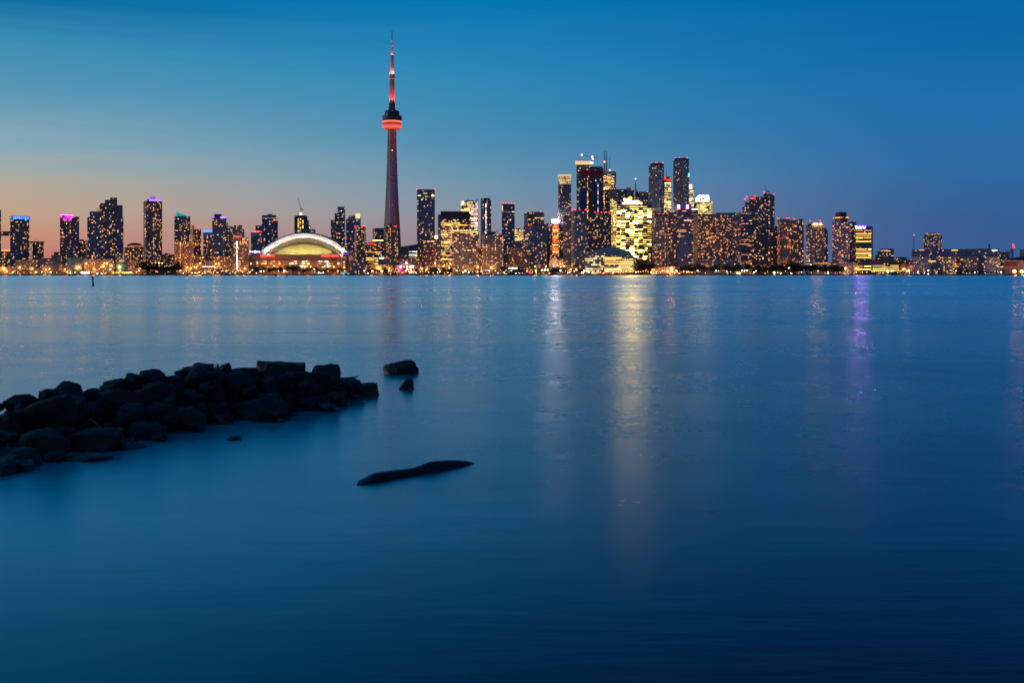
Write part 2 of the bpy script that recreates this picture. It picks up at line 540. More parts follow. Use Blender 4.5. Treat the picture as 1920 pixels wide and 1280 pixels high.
def text_mesh(name, body, width, height, mat):
    cu = bpy.data.curves.new(name, 'FONT')
    cu.body = body
    cu.align_x, cu.align_y = 'CENTER', 'CENTER'
    cu.size = 1.0
    cu.extrude = 0.04
    tmp = bpy.data.objects.new('tmp_text', cu)
    col.objects.link(tmp)
    bpy.context.view_layer.update()
    me = bpy.data.meshes.new_from_object(tmp.evaluated_get(bpy.context.evaluated_depsgraph_get()))
    bpy.data.objects.remove(tmp)
    me.name = name
    xs = [v.co.x for v in me.vertices]; ys = [v.co.y for v in me.vertices]
    sxx, syy = width / (max(xs) - min(xs)), height / (max(ys) - min(ys))
    mx, my = (max(xs) + min(xs)) / 2, (max(ys) + min(ys)) / 2
    for v in me.vertices:
        v.co.x = (v.co.x - mx) * sxx; v.co.y = (v.co.y - my) * syy; v.co.z *= 8
    me.materials.clear(); me.materials.append(mat)
    o = bpy.data.objects.new(name, me)
    col.objects.link(o)
    return o

# ================================================================== the setting
SHORE = 2200.0
def water_material():
    m = bpy.data.materials.new('lake_water')
    m.use_nodes = True
    t = m.node_tree
    p = t.nodes['Principled BSDF']
    g = N(t, 'ShaderNodeTexCoord')
    # broad lanes of calmer and rougher water
    mp = N(t, 'ShaderNodeMapping'); mp.inputs['Scale'].default_value = (.018, .06, 1)
    L(t, g.outputs['Object'], mp.inputs[0])
    n1 = N(t, 'ShaderNodeTexNoise'); n1.inputs['Scale'].default_value = 1.0; n1.inputs['Detail'].default_value = 3
    L(t, mp.outputs[0], n1.inputs[0])
    rough = N(t, 'ShaderNodeMapRange')
    rough.inputs['From Min'].default_value = .35; rough.inputs['From Max'].default_value = .65
    rough.inputs['To Min'].default_value = WATER_R0; rough.inputs['To Max'].default_value = WATER_R1
    L(t, n1.outputs['Fac'], rough.inputs['Value'])
    # rougher where the breeze reaches, out towards the far shore
    sp = N(t, 'ShaderNodeSeparateXYZ'); L(t, g.outputs['Object'], sp.inputs[0])
    far = N(t, 'ShaderNodeMapRange', interpolation_type='SMOOTHSTEP')
    far.inputs['From Min'].default_value = 60; far.inputs['From Max'].default_value = 300
    far.inputs['To Min'].default_value = 0; far.inputs['To Max'].default_value = .05
    L(t, sp.outputs[1], far.inputs['Value'])
    rsum = math_node(t, 'ADD', rough.outputs[0], far.outputs[0])
    # ripples, long in the wind's direction
    mp2 = N(t, 'ShaderNodeMapping'); mp2.inputs['Scale'].default_value = (.4, 1.7, 1)
    L(t, g.outputs['Object'], mp2.inputs[0])
    n2 = N(t, 'ShaderNodeTexNoise'); n2.inputs['Scale'].default_value = 1.1; n2.inputs['Detail'].default_value = 5; n2.inputs['Roughness'].default_value = .6
    L(t, mp2.outputs[0], n2.inputs[0])
    calm = N(t, 'ShaderNodeMapRange'); calm.inputs['From Min'].default_value = 10; calm.inputs['From Max'].default_value = 45
    calm.inputs['To Min'].default_value = .75; calm.inputs['To Max'].default_value = .006
    L(t, sp.outputs[1], calm.inputs['Value'])
    bump = N(t, 'ShaderNodeBump'); bump.inputs['Distance'].default_value = WATER_BUMP
    L(t, calm.outputs[0], bump.inputs['Strength'])
    L(t, n2.outputs['Fac'], bump.inputs['Height'])
    mp3 = N(t, 'ShaderNodeMapping'); mp3.inputs['Scale'].default_value = (.5, .45, 1)
    L(t, g.outputs['Object'], mp3.inputs[0])
    n3 = N(t, 'ShaderNodeTexNoise'); n3.inputs['Scale'].default_value = 1.3; n3.inputs['Detail'].default_value = 4; n3.inputs['Roughness'].default_value = .7
    L(t, mp3.outputs[0], n3.inputs[0])
    rsum = math_node(t, 'MAXIMUM', math_node(t, 'ADD', rsum, math_node(t, 'MULTIPLY', math_node(t, 'SUBTRACT', n3.outputs['Fac'], .5), .13)), .1)
    t.nodes.remove(p)
    gl = N(t, 'ShaderNodeBsdfGlossy', distribution='BECKMANN')
    gl.inputs['Color'].default_value = (1, 1, 1, 1)
    L(t, rsum, gl.inputs['Roughness'])
    L(t, bump.outputs[0], gl.inputs['Normal'])
    df = N(t, 'ShaderNodeBsdfDiffuse')
    # greener, cloudier water over the shallows beside the groyne
    def span(o, a, b):
        n = N(t, 'ShaderNodeMapRange', interpolation_type='SMOOTHSTEP'); n.inputs['From Min'].default_value = a; n.inputs['From Max'].default_value = b; L(t, o, n.inputs['Value']); return n.outputs[0]
    n5 = N(t, 'ShaderNodeTexNoise'); n5.inputs['Scale'].default_value = .35; n5.inputs['Detail'].default_value = 3; L(t, g.outputs['Object'], n5.inputs[0])
    wob = math_node(t, 'MULTIPLY_ADD', n5.outputs['Fac'], 3.0, -1.5)
    shal = math_node(t, 'MULTIPLY', span(math_node(t, 'ADD', sp.outputs[0], wob), 1.6, -4.0), math_node(t, 'MULTIPLY', span(math_node(t, 'ADD', sp.outputs[1], math_node(t, 'MULTIPLY', wob, .5)), 5.0, 9.5), span(sp.outputs[1], 40, 14)))
    L(t, mix_node(t, shal, (.0, .008, .030), (.0, .80, .85)), df.inputs['Color'])
    fr = N(t, 'ShaderNodeFresnel'); fr.inputs['IOR'].default_value = 1.75
    rf = N(t, 'ShaderNodeBsdfRefraction', distribution='GGX')
    rf.inputs['Color'].default_value = (.45, .75, .92, 1); rf.inputs['Roughness'].default_value = .42; rf.inputs['IOR'].default_value = 1.33
    body = N(t, 'ShaderNodeMixShader'); body.inputs[0].default_value = .45
    L(t, df.outputs[0], body.inputs[1]); L(t, rf.outputs[0], body.inputs[2])
    mx = N(t, 'ShaderNodeMixShader')
    L(t, fr.outputs[0], mx.inputs[0]); L(t, body.outputs[0], mx.inputs[1]); L(t, gl.outputs[0], mx.inputs[2])
    L(t, mx.outputs[0], t.nodes['Material Output'].inputs['Surface'])
    return m
WATER_R0, WATER_R1, WATER_BUMP = .23, .30, .006
WATER = water_material()
mb = MB(); mb.face([(-9000, -3000, 0), (9000, -3000, 0), (9000, SHORE, 0), (-9000, SHORE, 0)])
tag(mb.build('water', WATER), 'calm dark blue lake water smoothed by a long exposure', 'water', kind='structure')
mb = MB(); mb.face([(-9000, -3000, -1.6), (9000, -3000, -1.6), (9000, SHORE, -1.6), (-9000, SHORE, -1.6)])
tag(mb.build('lake_bed', plain('lake_bed', (.0, .03, .10), .9, 0, .3, .4)), 'dim blue lake bed under the water', 'lake bed', kind='structure')
mb = MB(); mb.face([(-60000, SHORE, G), (60000, SHORE, G), (60000, 90000, G), (-60000, 90000, G)])
tag(mb.build('ground', plain('city_ground', (.05, .05, .05), .9, 0, .3, .02)), 'flat city ground behind the quay', 'ground', kind='structure')
mb = MB(); mb.box(-3000, 3000, SHORE - 1.5, SHORE + .4, -2, G + .35)
tag(mb.build('quay_wall', plain('quay_concrete', (.07, .06, .06), .9, 0, .4, .05)), 'long low dark quay wall along the far shore at the waterline', 'quay wall')

# ================================================================== buildings, left to right
ALL = []
def B(name, label, x0, x1, yt, Y, style, yaw=0.0, cat='building', mat=None, **kw):
    b = Building(name, label, cat, (x0 + x1) / 2, Y, yaw)
    b.x0, b.x1, b.yt = x0, x1, yt
    b.tier(x0, x1, yt, mat=mat or fmat(style), **kw)
    ALL.append(b)
    return b
def pent(b, x0, x1, yt, yb=None, mat=None, name='penthouse', d=10):
    return b.roofbox(name, x0, x1, yt, yb or b.yt, mat or GREYP, d)

b = B('apartment_tower', 'dark tower cut by the left frame edge, joined by a sky bridge', -22, 2, 394, 2500, 'navy')
b.windows(0, 'rand', .05, 'oa')
b = B('apartment_tower', 'round-topped tower crowned with a bright blue band at the far left', 19, 55, 408, 2480, 'navy', bulge=5)
b.windows(0, 'clump', .10, 'oaaw')
t = b.tiers[0]
mb = MB(); pl = [(t['cx'] + (p[0] - t['cx']) * 1.02, p[1] - .5 if p[1] < t['cy'] else p[1]) for p in t['poly']]
mb.prism(pl, b.h(413), b.h(406)); crown = mb.build('crown', fmat('navyb'), b.root)
for i in range(9):
    b.bar('crown_light', 20.5 + i * 3.75, 23.2 + i * 3.75, 407 + (.5 if i % 3 else 0), 411.5 + (i == 7) * 2, wmat('b'), .6, proud=5.5 - 4.6 * ((i - 4) / 4.6) ** 2)
b = B('sky_bridge', 'grey sky bridge slung between the two leftmost towers', -1, 20, 434, 2490, 'slate', yb=442, cat='bridge')
b.windows(0, 'rand', .08, 'ao')
b = B('low_building', 'low block under the sky bridge with an orange lit roof edge', -6, 23, 471, 2470, 'brown')
b.windows(0, 'clump', .12, 'oa')
b.bar('roof_light_strip', 3, 21.5, 468.6, 471, wmat('o'), 1.0, proud=.6)
b = B('apartment_block', 'square grey mid-rise with overhanging flat roof beside the blue-crowned tower', 55, 82, 455, 2600, 'slate', 12, side=.22)
b.windows(0, 'rand', .06, 'oaw')
mb = MB(); a, f = b.front(55.5); c2, _ = b.front(82.5)
mb.box(a - 1, c2 + 1, f - 1.5, f + 22, b.h(455), b.h(453)); mb.build('roof', GREYP, b.root)
b.mast('antenna', 67, 447, 453, .5)
b = B('apartment_tower', 'tower with magenta lit top floors beside a plain wing', 112.5, 137, 404, 2500, 'navy')
b.tier(136.5, 148.5, 406, mat=fmat('navyb'), name='wing', k=-3)
b.windows(0, 'cols', .35, 'aooaw', yr=(418, 505), fill=.35)
b.windows(1, 'rand', .04, 'aoc')
for r in range(2):
    for i in range(6):
        if (i + r) % 5 != 1:
            b.bar('crown_light', 113.5 + i * 4 + r, 116.4 + i * 4 + r, 404.5 + r * 5, 408.3 + r * 5, wmat('m'), .6, proud=.4)
b.bar('crown_band', 112.7, 136.8, 403.2, 404.3, wmat('p'), .6, proud=.4)
b = B('apartment_block', 'low dark stepped block left of the magenta-topped tower', 96, 116, 478, 2450, 'brown')
b.tier(101, 115, 472.5, mat=fmat('brown'), name='upper_floor', k=-4)
b.windows(0, 'rand', .12, 'oa')
b = B('apartment_block', 'grey mid-rise wedged between the magenta-topped and the stepped tower', 148, 166, 452, 2550, 'slate', -14, side=.3)
b.tier(149, 158, 449, mat=GREYP, name='penthouse', side=.3)
b.windows(0, 'clump', .14, 'oaa')
b = B('stepped_tower', 'broad dark tower stepping up to a peak at far left, widest of its cluster', 164, 231.5, 408, 2520, 'navy')
for i, (x0, x1, yt) in enumerate(((168.5, 187, 397.5), (186.5, 197, 382), (196.6, 207, 375.5), (206.5, 219.6, 371), (219.2, 230, 385))):
    b.tier(x0, x1, yt, mat=fmat('navy' if i % 2 else 'navyb'), name='wall', d=24 + i * .9, k=4 - i)
b.windows(0, 'clump', .10, 'oaawwW', yr=(412, 505))
for i in range(1, 6): b.windows(i, 'clump', .13, 'oaaww')
b.bar('roof_lounge', 181, 191, 393.5, 396.8, wmat('o'), 1, ti=1, proud=-.5)
b = B('domed_block', 'mid-rise with a lit arched roofline right of the stepped tower', 233, 273, 463, 2480, 'brown', bulge=4)
b.windows(0, 'clump', .16, 'oaa')
t = b.tiers[0]
mb = MB(); mb.lathe([(b.m(15), b.h(462)), (b.m(14), b.h(459)), (b.m(9), b.h(456.3)), (0.01, b.h(455.2))], 20)
mb.build('dome', DARKROOF, b.root, loc=(t['cx'], t['cy'], 0))
b.bar('roof_light_strip', 243, 272, 460.4, 462.4, wmat('a'), 1, proud=4.2)
b = B('apartment_tower', 'slim tall tower with a purple lit crown, tallest left of the stadium', 269, 304, 378, 2450, 'navy', chamfer=5)
b.tier(276, 302, 374.5, mat=fmat('navyb'), name='upper_floor', d=20)
b.windows(0, 'cols', .42, 'oaaoww', yr=(381, 500), fill=.38)
b.bar('crown_light', 280, 301, 374.8, 377.6, wmat('p'), .8, ti=1, proud=.6)
b.roofbox('crown', 280.5, 292, 368.5, 374.5, glow('violet_crown', (.22, .16, .95), .9, False), 12)
b = B('apartment_block', 'low brick block right of the purple-crowned slim tower', 303, 329, 477, 2500, 'brown')
b.windows(0, 'clump', .2, 'oaa'); pent(b, 308, 318, 474.5)
b = B('apartment_tower', 'tower under a slanted teal lit crown', 327, 357, 406, 2470, 'navy', chamfer=3)
b.windows(0, 'clump', .14, 'oaaaw')
b.tier(330.5, 350, 398, yb=405.5, mat=glow('teal_crown', (.0, .42, .42), .75, False), name='crown', d=14, slope=(397.5, 404.5))
b = B('podium_block', 'brick-red block with lit vertical strips in front of the teal-crowned tower', 328, 363, 453.5, 2380, 'brick')
b.windows(0, 'clump', .12, 'oaa')
for i in range(14):
    b.bar('wall_lamp', 337.6, 338.6, 455 + i * 3.9, 457 + i * 3.9, wmat('w'), .5)
for x in (329, 343.5, 347.5, 351, 354.5, 358, 361.5): b.bar('light_strip', x, x + .8, 453.6, 458.5, wmat('a'), .5)
b = B('apartment_tower', 'brown tower with a small red lit box on its roof edge', 357, 377, 430, 2520, 'brown', 10, side=.25)
b.windows(0, 'clump', .16, 'oaaw')
b.roofbox('sign', 358.5, 364.5, 422.5, 428.5, glow('dull_red', (.5, .05, .03), .6, False), 6)
b = B('apartment_tower', 'short tower capped by a bright blue strip, left of a taller blue-edged one', 381, 400, 436, 2480, 'slate')
b.windows(0, 'rand', .10, 'oaw')
b.bar('crown_light', 381.2, 399.8, 432.6, 435.6, wmat('b'), 2, proud=.4)
pent(b, 382, 399, 432.4, 436)
b = B('apartment_tower', 'blue-edged tower with a dark roof block, pair of the short blue-strip tower', 398, 424.5, 407, 2450, 'navyb')
b.tier(424, 427.5, 418, mat=fmat('navy'), name='wing', d=20)
b.roofbox('penthouse', 401, 416, 402, 407, DARKROOF, 14)
b.bar('crown_light', 399, 402, 405.8, 409.5, wmat('p'), .8); b.bar('crown_light', 413, 424, 406.6, 409.3, wmat('p'), .8)
b.windows(0, 'clump', .13, 'oaww')
b = B('apartment_tower', 'pale framed tower behind the tower with the red lit band', 426, 440, 426, 2560, 'pale')
b.windows(0, 'rand', .12, 'aww'); pent(b, 428, 436, 424.5)
b = B('apartment_tower', 'tower with a curved top and a red lit band across its front', 438.5, 454, 422.5, 2500, 'navy')
b.tier(453, 458.5, 428, mat=fmat('navy'), name='wing', slope=(425, 432), d=18)
b.windows(0, 'rand', .14, 'oaw')
b.bar('light_band', 439, 456, 442.3, 445.2, wmat('r'), .8)
b = B('podium_block', 'dark block with a bright vertical string of lamps left of the stadium', 438, 466.5, 446, 2400, 'brown')
b.windows(0, 'clump', .12, 'oaw')
for i in range(16): b.bar('wall_lamp', 443.6, 445.2, 453 + i * 3.2, 455.2 + i * 3.2, wmat('W'), .5)
for x in (451, 455.5, 458.5, 461.5): b.bar('light_strip', x, x + .8, 453, 460 - (x - 451) * .3, wmat('a'), .5)
b = B('apartment_tower', 'slate tower with a red lit rim beside the dark tower left of the stadium', 470.5, 497, 436, 2520, 'navyb')
b.windows(0, 'clump', .12, 'oaa', yr=(440, 480))
for x in (472, 477, 482, 487.5): b.bar('light_band', x, x + 4, 433.5, 435.6, wmat('r'), .8)
pent(b, 471, 496, 432.6, 436)
b = B('office_tower', 'small plain blue-grey tower peeping out behind the red-rimmed one', 479, 491, 423, 2900, 'navyb')
b = B('office_tower', 'dark blue office tower with a dish on its roof, left of the stadium roof', 491, 518, 404, 2650, 'navyb')
b.tier(517.5, 521, 410, mat=fmat('navy'), name='wing', d=20)
b.bar('light_band', 491.5, 518, 408.6, 410, glow('pale_band', (.5, .55, .6), .35, False), .6)
b.bar('light_band', 513, 515, 411.6, 413.6, wmat('r'), .5); b.bar('light_band', 515.8, 519, 411.8, 413.6, wmat('r'), .5)
b.windows(0, 'clump', .07, 'awc', yr=(416, 478))
mb = MB(); mb.lathe([(.01, 0), (b.m(3), 1), (b.m(6), 2.2), (b.m(6), 2.8), (.01, 1.2)], 16); x, y = b.loc(506)
mb.build('roof_dish', GREYP, b.root, loc=(x, y, b.h(404)))
b = B('unfinished_tower', 'unfinished concrete tower with lit hoist columns behind the stadium roof', 552, 575, 404.5, 2750, 'dark')
b.tier(574.5, 579, 413, mat=fmat('dark'), name='wing', d=18)
b.tier(578, 583, 423, mat=fmat('dark'), name='wing', d=18); b.tier(582, 591.5, 430, mat=fmat('dark'), name='podium', d=18)
b.tier(575, 576.5, 406, mat=STEEL, name='hoist', d=8)
for i, x in enumerate((558.4, 562.3, 567)):
    for j in range(8):
        if b.rng.random() < .85: b.bar('window', x, x + 1.7, 410.5 + j * 3.1, 412.8 + j * 3.1, wmat('y'), .5)
b.windows(2, 'rand', .15, 'aW'); b.windows(3, 'rand', .2, 'oaW')
b.beacon(574.5, 418.5, 1.8)
b.mast('antenna', 558.5, 397, 405, .7)
b = B('apartment_tower', 'blue stepped tower right of the stadium roof, higher of the pair', 633, 647, 388, 2620, 'navyb')
b.tier(627.6, 633.4, 400.5, mat=fmat('navy'), name='wing', d=22); b.tier(620.3, 628.2, 413, mat=fmat('slate'), name='wing', d=26)
b.windows(0, 'rand', .09, 'aowc'); b.windows(1, 'rand', .12, 'aow'); b.windows(2, 'rand', .14, 'aow')
b = B('apartment_tower', 'blue tower with a yellow lit lantern on its right roof corner', 653, 676.5, 406, 2600, 'navyb')
b.tier(648.8, 653.6, 411, mat=fmat('navy'), name='wing', d=22)
b.windows(0, 'clump', .09, 'oaw')
b.roofbox('roof_lantern', 666.5, 675.5, 401, 409.5, glow('lantern_yellow', (1, .66, .22), 1.3, False), 10, k=8)
pent(b, 654, 667, 404.5)
b = B('apartment_tower', 'dark condo tower with red roof lights just right of the stadium', 664, 686, 425.5, 2480, 'navy', 8, side=.2)
b.windows(0, 'clump', .17, 'oaaaw')
for x in (666, 670.5, 679, 684): b.beacon(x, 424.3, 1.5)
b.bar('light_strip', 683.6, 684.4, 428, 470, glow('dim_amber', (1, .5, .2), .4, False), .4)
b = B('office_block', 'dark glass block with cut corners behind the left foot of the spire tower', 698.5, 722, 428, 2850, 'navyb', chamfer=6)
b.windows(0, 'clump', .10, 'cwa', yr=(434, 447)); b.bar('light_band', 699, 721, 450.4, 452, wmat('g'), .5)
b = B('office_block', 'yellow lit office block under a glowing red sign, left of the spire tower', 686, 720, 455, 2560, 'brown')
b.windows(0, 'rows', .8, 'gyyw', yr=(471, 499), xr=(0, .9)); b.windows(0, 'rand', .06, 'ro', yr=(458, 470))
b.roofbox('sign_box', 690, 704.5, 453.5, 460, glow('deep_red', (.75, .02, .03), .5, False), 8, k=7)
b.bar('sign', 691.5, 703, 456.4, 459, wmat('r'), 1, proud=9)
b = B('glass_block', 'low dark glass block with a slanted roof right of the spire tower', 752, 788, 457.5, 2650, 'navyb', slope=(463, 457))
b.windows(0, 'rows', .9, 'gcWy', yr=(470, 484), xr=(.4, .85)); b.windows(0, 'rand', .06, 'oa')
b = B('apartment_tower', 'slender dark condo standing in front of the spire tower foot', 724, 746.5, 425, 2420, 'navy')
b.roofbox('penthouse', 729, 735, 420.5, 425, DARKROOF, 10)
b.windows(0, 'cols', .5, 'oaaw', fill=.42)
b.beacon(729, 424.5, 1.2, unit_ball(wmat('W')).materials[0]); b.beacon(739.5, 424.6, 1.5); b.beacon(743, 424.6, 1.3)
b = B('apartment_tower', 'tall flat-topped dark tower right of the spire tower, red lamps on both top corners', 782, 815.2, 356, 2560, 'navyb')
b.bar('light_band', 784, 789, 366.8, 368.6, wmat('g'), .5); b.bar('light_band', 809, 814, 366.6, 368.8, wmat('g'), .5)
b.bar('light_band', 793.6, 801, 362.3, 365, wmat('g'), .5)
b.bar('light', 790, 792, 374, 376.2, glow('green_lamp', (.1, 1, .5), 2.5, False), .5)
b.windows(0, 'clump', .10, 'ooaay', yr=(378, 448)); b.windows(0, 'rows', .9, 'yyag', yr=(449, 457), fill=.9)
b.windows(0, 'clump', .12, 'oa', yr=(458, 505))
b.beacon(782.3, 355.2, 1.6); b.beacon(814.8, 355.2, 1.6)
b = B('apartment_block', 'narrow dark condo at the foot of the red-cornered flat-topped tower', 783, 794, 452, 2440, 'dark')
b.windows(0, 'clump', .18, 'oaw')
b = B('apartment_block', 'brick block at the right foot of the red-cornered flat-topped tower', 797, 816, 458, 2460, 'brick')
b.windows(0, 'rand', .05, 'or')
b = B('office_block', 'narrow block bearing a white lit roof sign left of the wide dark office', 814.5, 824.5, 446.5, 2500, 'tan')
b.windows(0, 'cols', .4, 'yog', fill=.4)
b.roofbox('sign', 815.2, 820.8, 442, 446.5, wmat('W'), 4, k=5)
b = B('office_block', 'wide dark office with rows of amber windows under a windowless top', 826.5, 881, 411, 2520, 'office')
b.tier(821.3, 827, 403, mat=fmat('navyb'), name='wing', d=30)
b.tier(826.5, 881, 397, yb=411.4, mat=DARKROOF, name='plant_floor', d=33)
b.windows(0, 'rows', .85, 'oyaaw', yr=(412, 488), bay=2.6, fh=4.2, size=(2.2, 1.7), fill=.75)
b.windows(1, 'rand', .10, 'oa')
b = B('office_tower', 'brightly lit yellow office tower with a white square sign and a blue fin', 864, 895.6, 378, 2750, 'bright', 0)
b.roofbox('penthouse', 873, 888, 376, 378, GREYP, 16)
b.mast('antenna', 876, 371, 377, .4); b.mast('antenna', 878.5, 370.5, 377, .4)
b.windows(0, 'rows', .8, 'yyGgw', yr=(383, 442), bay=2.6, fh=3.6, fill=.85)
b.roofbox('sign', 865.5, 870.5, 377.5, 383.3, wmat('W'), 4, k=13)
b.tier(891, 896, 373, yb=382, mat=glow('blue_fin', (.01, .06, .9), 1.0, False), name='fin', d=20, slope=(377, 373), k=2)
for y in (384, 393, 402, 411, 418): b.bar('blue_strip', 888.6, 890.6, y, y + 6, wmat('p'), .5, proud=.7)
b = B('apartment_block', 'brick-red slab with a small white sign below the bright yellow tower', 881, 898, 444, 2480, 'brick')
b.windows(0, 'rand', .07, 'oa', bay=4); b.bar('sign', 882.6, 888, 445.6, 447.6, wmat('c'), .5)
b = B('apartment_tower', 'pale-shafted tower with a thin dotted line of lamps down its dark face', 904.5, 921, 376, 2680, 'slate')
b.tier(901.3, 905, 373, mat=plain('pale_concrete', (.55, .52, .50), .8, 0, .1, .03), name='side_wall', d=34, k=2)
b.roofbox('penthouse', 906, 919, 371.8, 376, GREYP, 14)
b.bar('roof_light', 909.3, 912.3, 372, 374.6, wmat('w'), .5, proud=-8)
for i in range(17): b.bar('wall_lamp', 910.7, 911.6, 383 + i * 3.3, 385 + i * 3.3, wmat('W'), .4)
b.windows(0, 'rand', .10, 'oaw')
b = B('apartment_block', 'glassy low condo pair in front of the wide dark office', 848, 898, 440, 2380, 'condo')
b.tier(850, 880, 437, mat=fmat('condo'), name='wall', d=24)
b.windows(0, 'clump', .15, 'oaaw'); b.windows(1, 'clump', .15, 'oaawg')
b = B('apartment_block', 'banded balcony condo in front of the pale-shafted tower', 904, 944, 440, 2360, 'condo', chamfer=4)
b.roofbox('penthouse', 915, 928, 434.5, 440, GREYP, 12)
b.slabs(0, plain('balcony_grey', (.26, .24, .25), .7), 3.4)
b.windows(0, 'cols', .3, 'oaaw', fill=.55)
b.mast('antenna', 934, 431, 440, .5)
b = B('apartment_tower', 'square dark blue tower edged with red roof lights and orange window columns', 941, 965, 382.5, 2600, 'navyb')
b.windows(0, 'clump', .16, 'ooaag', yr=(395, 505))
b.windows(0, 'rows', .7, 'og', yr=(393, 399)); b.bar('light_strip', 941.3, 942.8, 386, 396, wmat('w'), .5)
for x in (942.5, 948, 954, 959, 964): b.beacon(x, 381.8, 1.5)
b = B('office_block', 'cream lit office block between the square blue tower and the black-topped tower', 962.5, 986, 430, 2700, 'bright')
b.windows(0, 'rows', .75, 'gwy', yr=(430, 462), fill=.8); pent(b, 966, 980, 428.3)
b = B('office_tower', 'black-topped tower with a pale flank, a white roof light and yellow rows', 988.5, 1020.5, 398, 2720, 'dark')
b.tier(983, 989.2, 400, mat=plain('pale_flank', (.42, .42, .43), .8), name='side_wall', d=36, k=2)
b.windows(0, 'rows', .9, 'gg', yr=(406, 416), fh=3.6, fill=.85)
b.beacon(986, 400.4, 2.4, wmat('W'), 18); b.beacon(993, 397.4, 1.6); b.beacon(1014, 397.4, 1.6)
for x in (999, 1004, 1009): b.mast('antenna', x, 393.5, 398, .4)
b = B('apartment_tower', 'blue glass condo under a row of red roof lights with pale balconies on the left', 994, 1026, 423, 2440, 'navyb', bulge=4)
b.tier(981.5, 995, 424, mat=fmat('condo'), name='wing', d=22)
b.roofbox('penthouse', 996, 1024, 420, 423, GREYP, 14)
b.windows(0, 'clump', .09, 'oaaw'); b.windows(1, 'rand', .14, 'oaw')
for x in (996, 1000, 1009, 1014, 1023): b.beacon(x, 420.6, 1.5)
b = B('office_block', 'plain dark slab behind the blue glass condo with red roof lights', 1020, 1033, 419, 2820, 'dark')
b.windows(0, 'cols', .3, 'oa', fill=.35)
b = B('office_tower', 'slim yellow and red lit tower under a bright white roof sign', 1032, 1048, 418, 2700, 'tan')
b.roofbox('sign', 1034.5, 1046.8, 412.3, 417.5, glow('white_sign', (1, .95, .88), 55.0, False), 5, k=6)
b.windows(0, 'rows', .9, 'yyor', yr=(422, 492), fill=.95, xr=(.3, 1)); b.windows(0, 'cols', .2, 'oy', fill=.4)
b = B('apartment_tower', 'slim tall tower with a glowing lattice crown, first of the tall downtown group', 1049, 1071, 346, 2720, 'navy')
b.tier(1046.5, 1050, 346, mat=fmat('condo'), name='wing', d=24)
b.tier(1047.5, 1071, 331, yb=346.3, mat=facade('crown_grid', (.25, .2, .12), (.3, .22, .1), 2.6, 6, .35, .2, .9, .7, ((1, .6, .22), (1, .7, .35))), name='crown', d=22)
b.tier(1046, 1071.6, 328.2, yb=331, mat=glow('crown_gold', (1, .62, .2), .95, False), name='crown_rim', d=24)
b.windows(0, 'clump', .12, 'oaww')
b = B('apartment_tower', 'tall tower with a flared golden crown, behind the dark unfinished one', 1081, 1109, 310, 2900, 'condo')
b.tier(1079, 1108, 303.5, yb=307.5, mat=glow('crown_gold2', (1, .58, .18), 1.1, False), name='crown_rim', d=30)
b.windows(0, 'rand', .07, 'aww')
for x in (1079.5, 1091, 1105): b.beacon(x, 302.8, 1.7)
b.beacon(1110, 307, 3.6, glow('flood_white', (1, .96, .85), 14.0, False), 20)
b = B('unfinished_tower', 'unfinished black and blue tower with a dull red band near its top', 1087, 1131.5, 320, 2780, 'dark', 0)
b.tier(1106, 1131, 313.5, yb=320.4, mat=fmat('dark'), name='upper_floor', d=26)
b.tier(1089, 1131.7, 320.5, yb=331, mat=plain('red_screen', (.30, .015, .02), .7, 0, .3, .05), name='safety_screen', d=33)
b.tier(1082, 1088, 322, mat=fmat('condo'), name='wing', d=26)
b.bar('glass_wall', 1087.5, 1098, 356, 410, plain('blue_glass', (.01, .05, .20), .15), .4, proud=.25)
b.bar('glass_wall', 1113, 1130, 345, 410, plain('blue_glass', (.01, .05, .20), .15), .4, proud=.25)
for x in (1101, 1120.5):
    for j in range(26):
        if b.rng.random() < .75: b.bar('window', x, x + 1.5, 336 + j * 3, 338 + j * 3, wmat(b.rng.choice('aow')), .5)
b.bar('hoist_shaft', 1105.5, 1111, 358, 410, plain('hoist_brown', (.25, .08, .04), .7), 2.0, proud=.3)
b.windows(0, 'rand', .025, 'aW')
b = B('office_tower', 'white office tower with twin tall antennas behind the unfinished tower', 1130.5, 1152, 327, 3050, 'office')
b.tier(1151.6, 1155, 323, mat=fmat('dark'), name='side_wall', d=30)
b.tier(1130.5, 1152, 322.5, yb=327.3, mat=plain('pale_cap', (.45, .47, .48), .7), name='plant_floor', d=31)
b.windows(0, 'rows', .92, 'wawy', yr=(328, 380), bay=2.6, fh=4.0, fill=.82)
b.mast('antenna', 1133.6, 283.5, 323, 2.0); b.mast('antenna', 1137.3, 283, 322, 1.8); b.mast('antenna', 1143.2, 294, 322, .9)
for x, y in ((1133.3, 303.7), (1131.8, 325), (1143.6, 319.4)): b.beacon(x, y, 2.3, glow('pink_lamp', (1, .25, .3), 7, False))
b = B('office_tower', 'broad black office slab with grey roof boxes behind the curved yellow office', 1134, 1189, 355.5, 2950, 'dark')
for x0, x1, yt, c in ((1142, 1156, 358.5, .34), (1160, 1165.5, 358.8, .26), (1175, 1183, 353, .36)):
    b.roofbox('plant_room', x0, x1, yt, 371, plain('plant_%d' % (c * 100), (c, c, c * .96), .8), 8, k=19)
b.windows(0, 'cols', .14, 'wa', fill=.4); b.beacon(1141, 354.8, 1.6)
b = B('office_block', 'brown flat-roofed office right of the thin grey spire', 1198, 1216, 360, 2900, 'brick')
b = B('office_tower', 'dark tower crowned by a thin grey spire on a curved foot', 1188, 1199, 366.5, 2880, 'navy')
x, y = b.loc(1191.7, 8)
mb = MB(); mb.beam((x, y, b.h(368)), (x, y, b.h(337)), 2.4, 8, .8)
mb.build('spire', plain('spire_grey', (.40, .41, .44), .6), b.root)
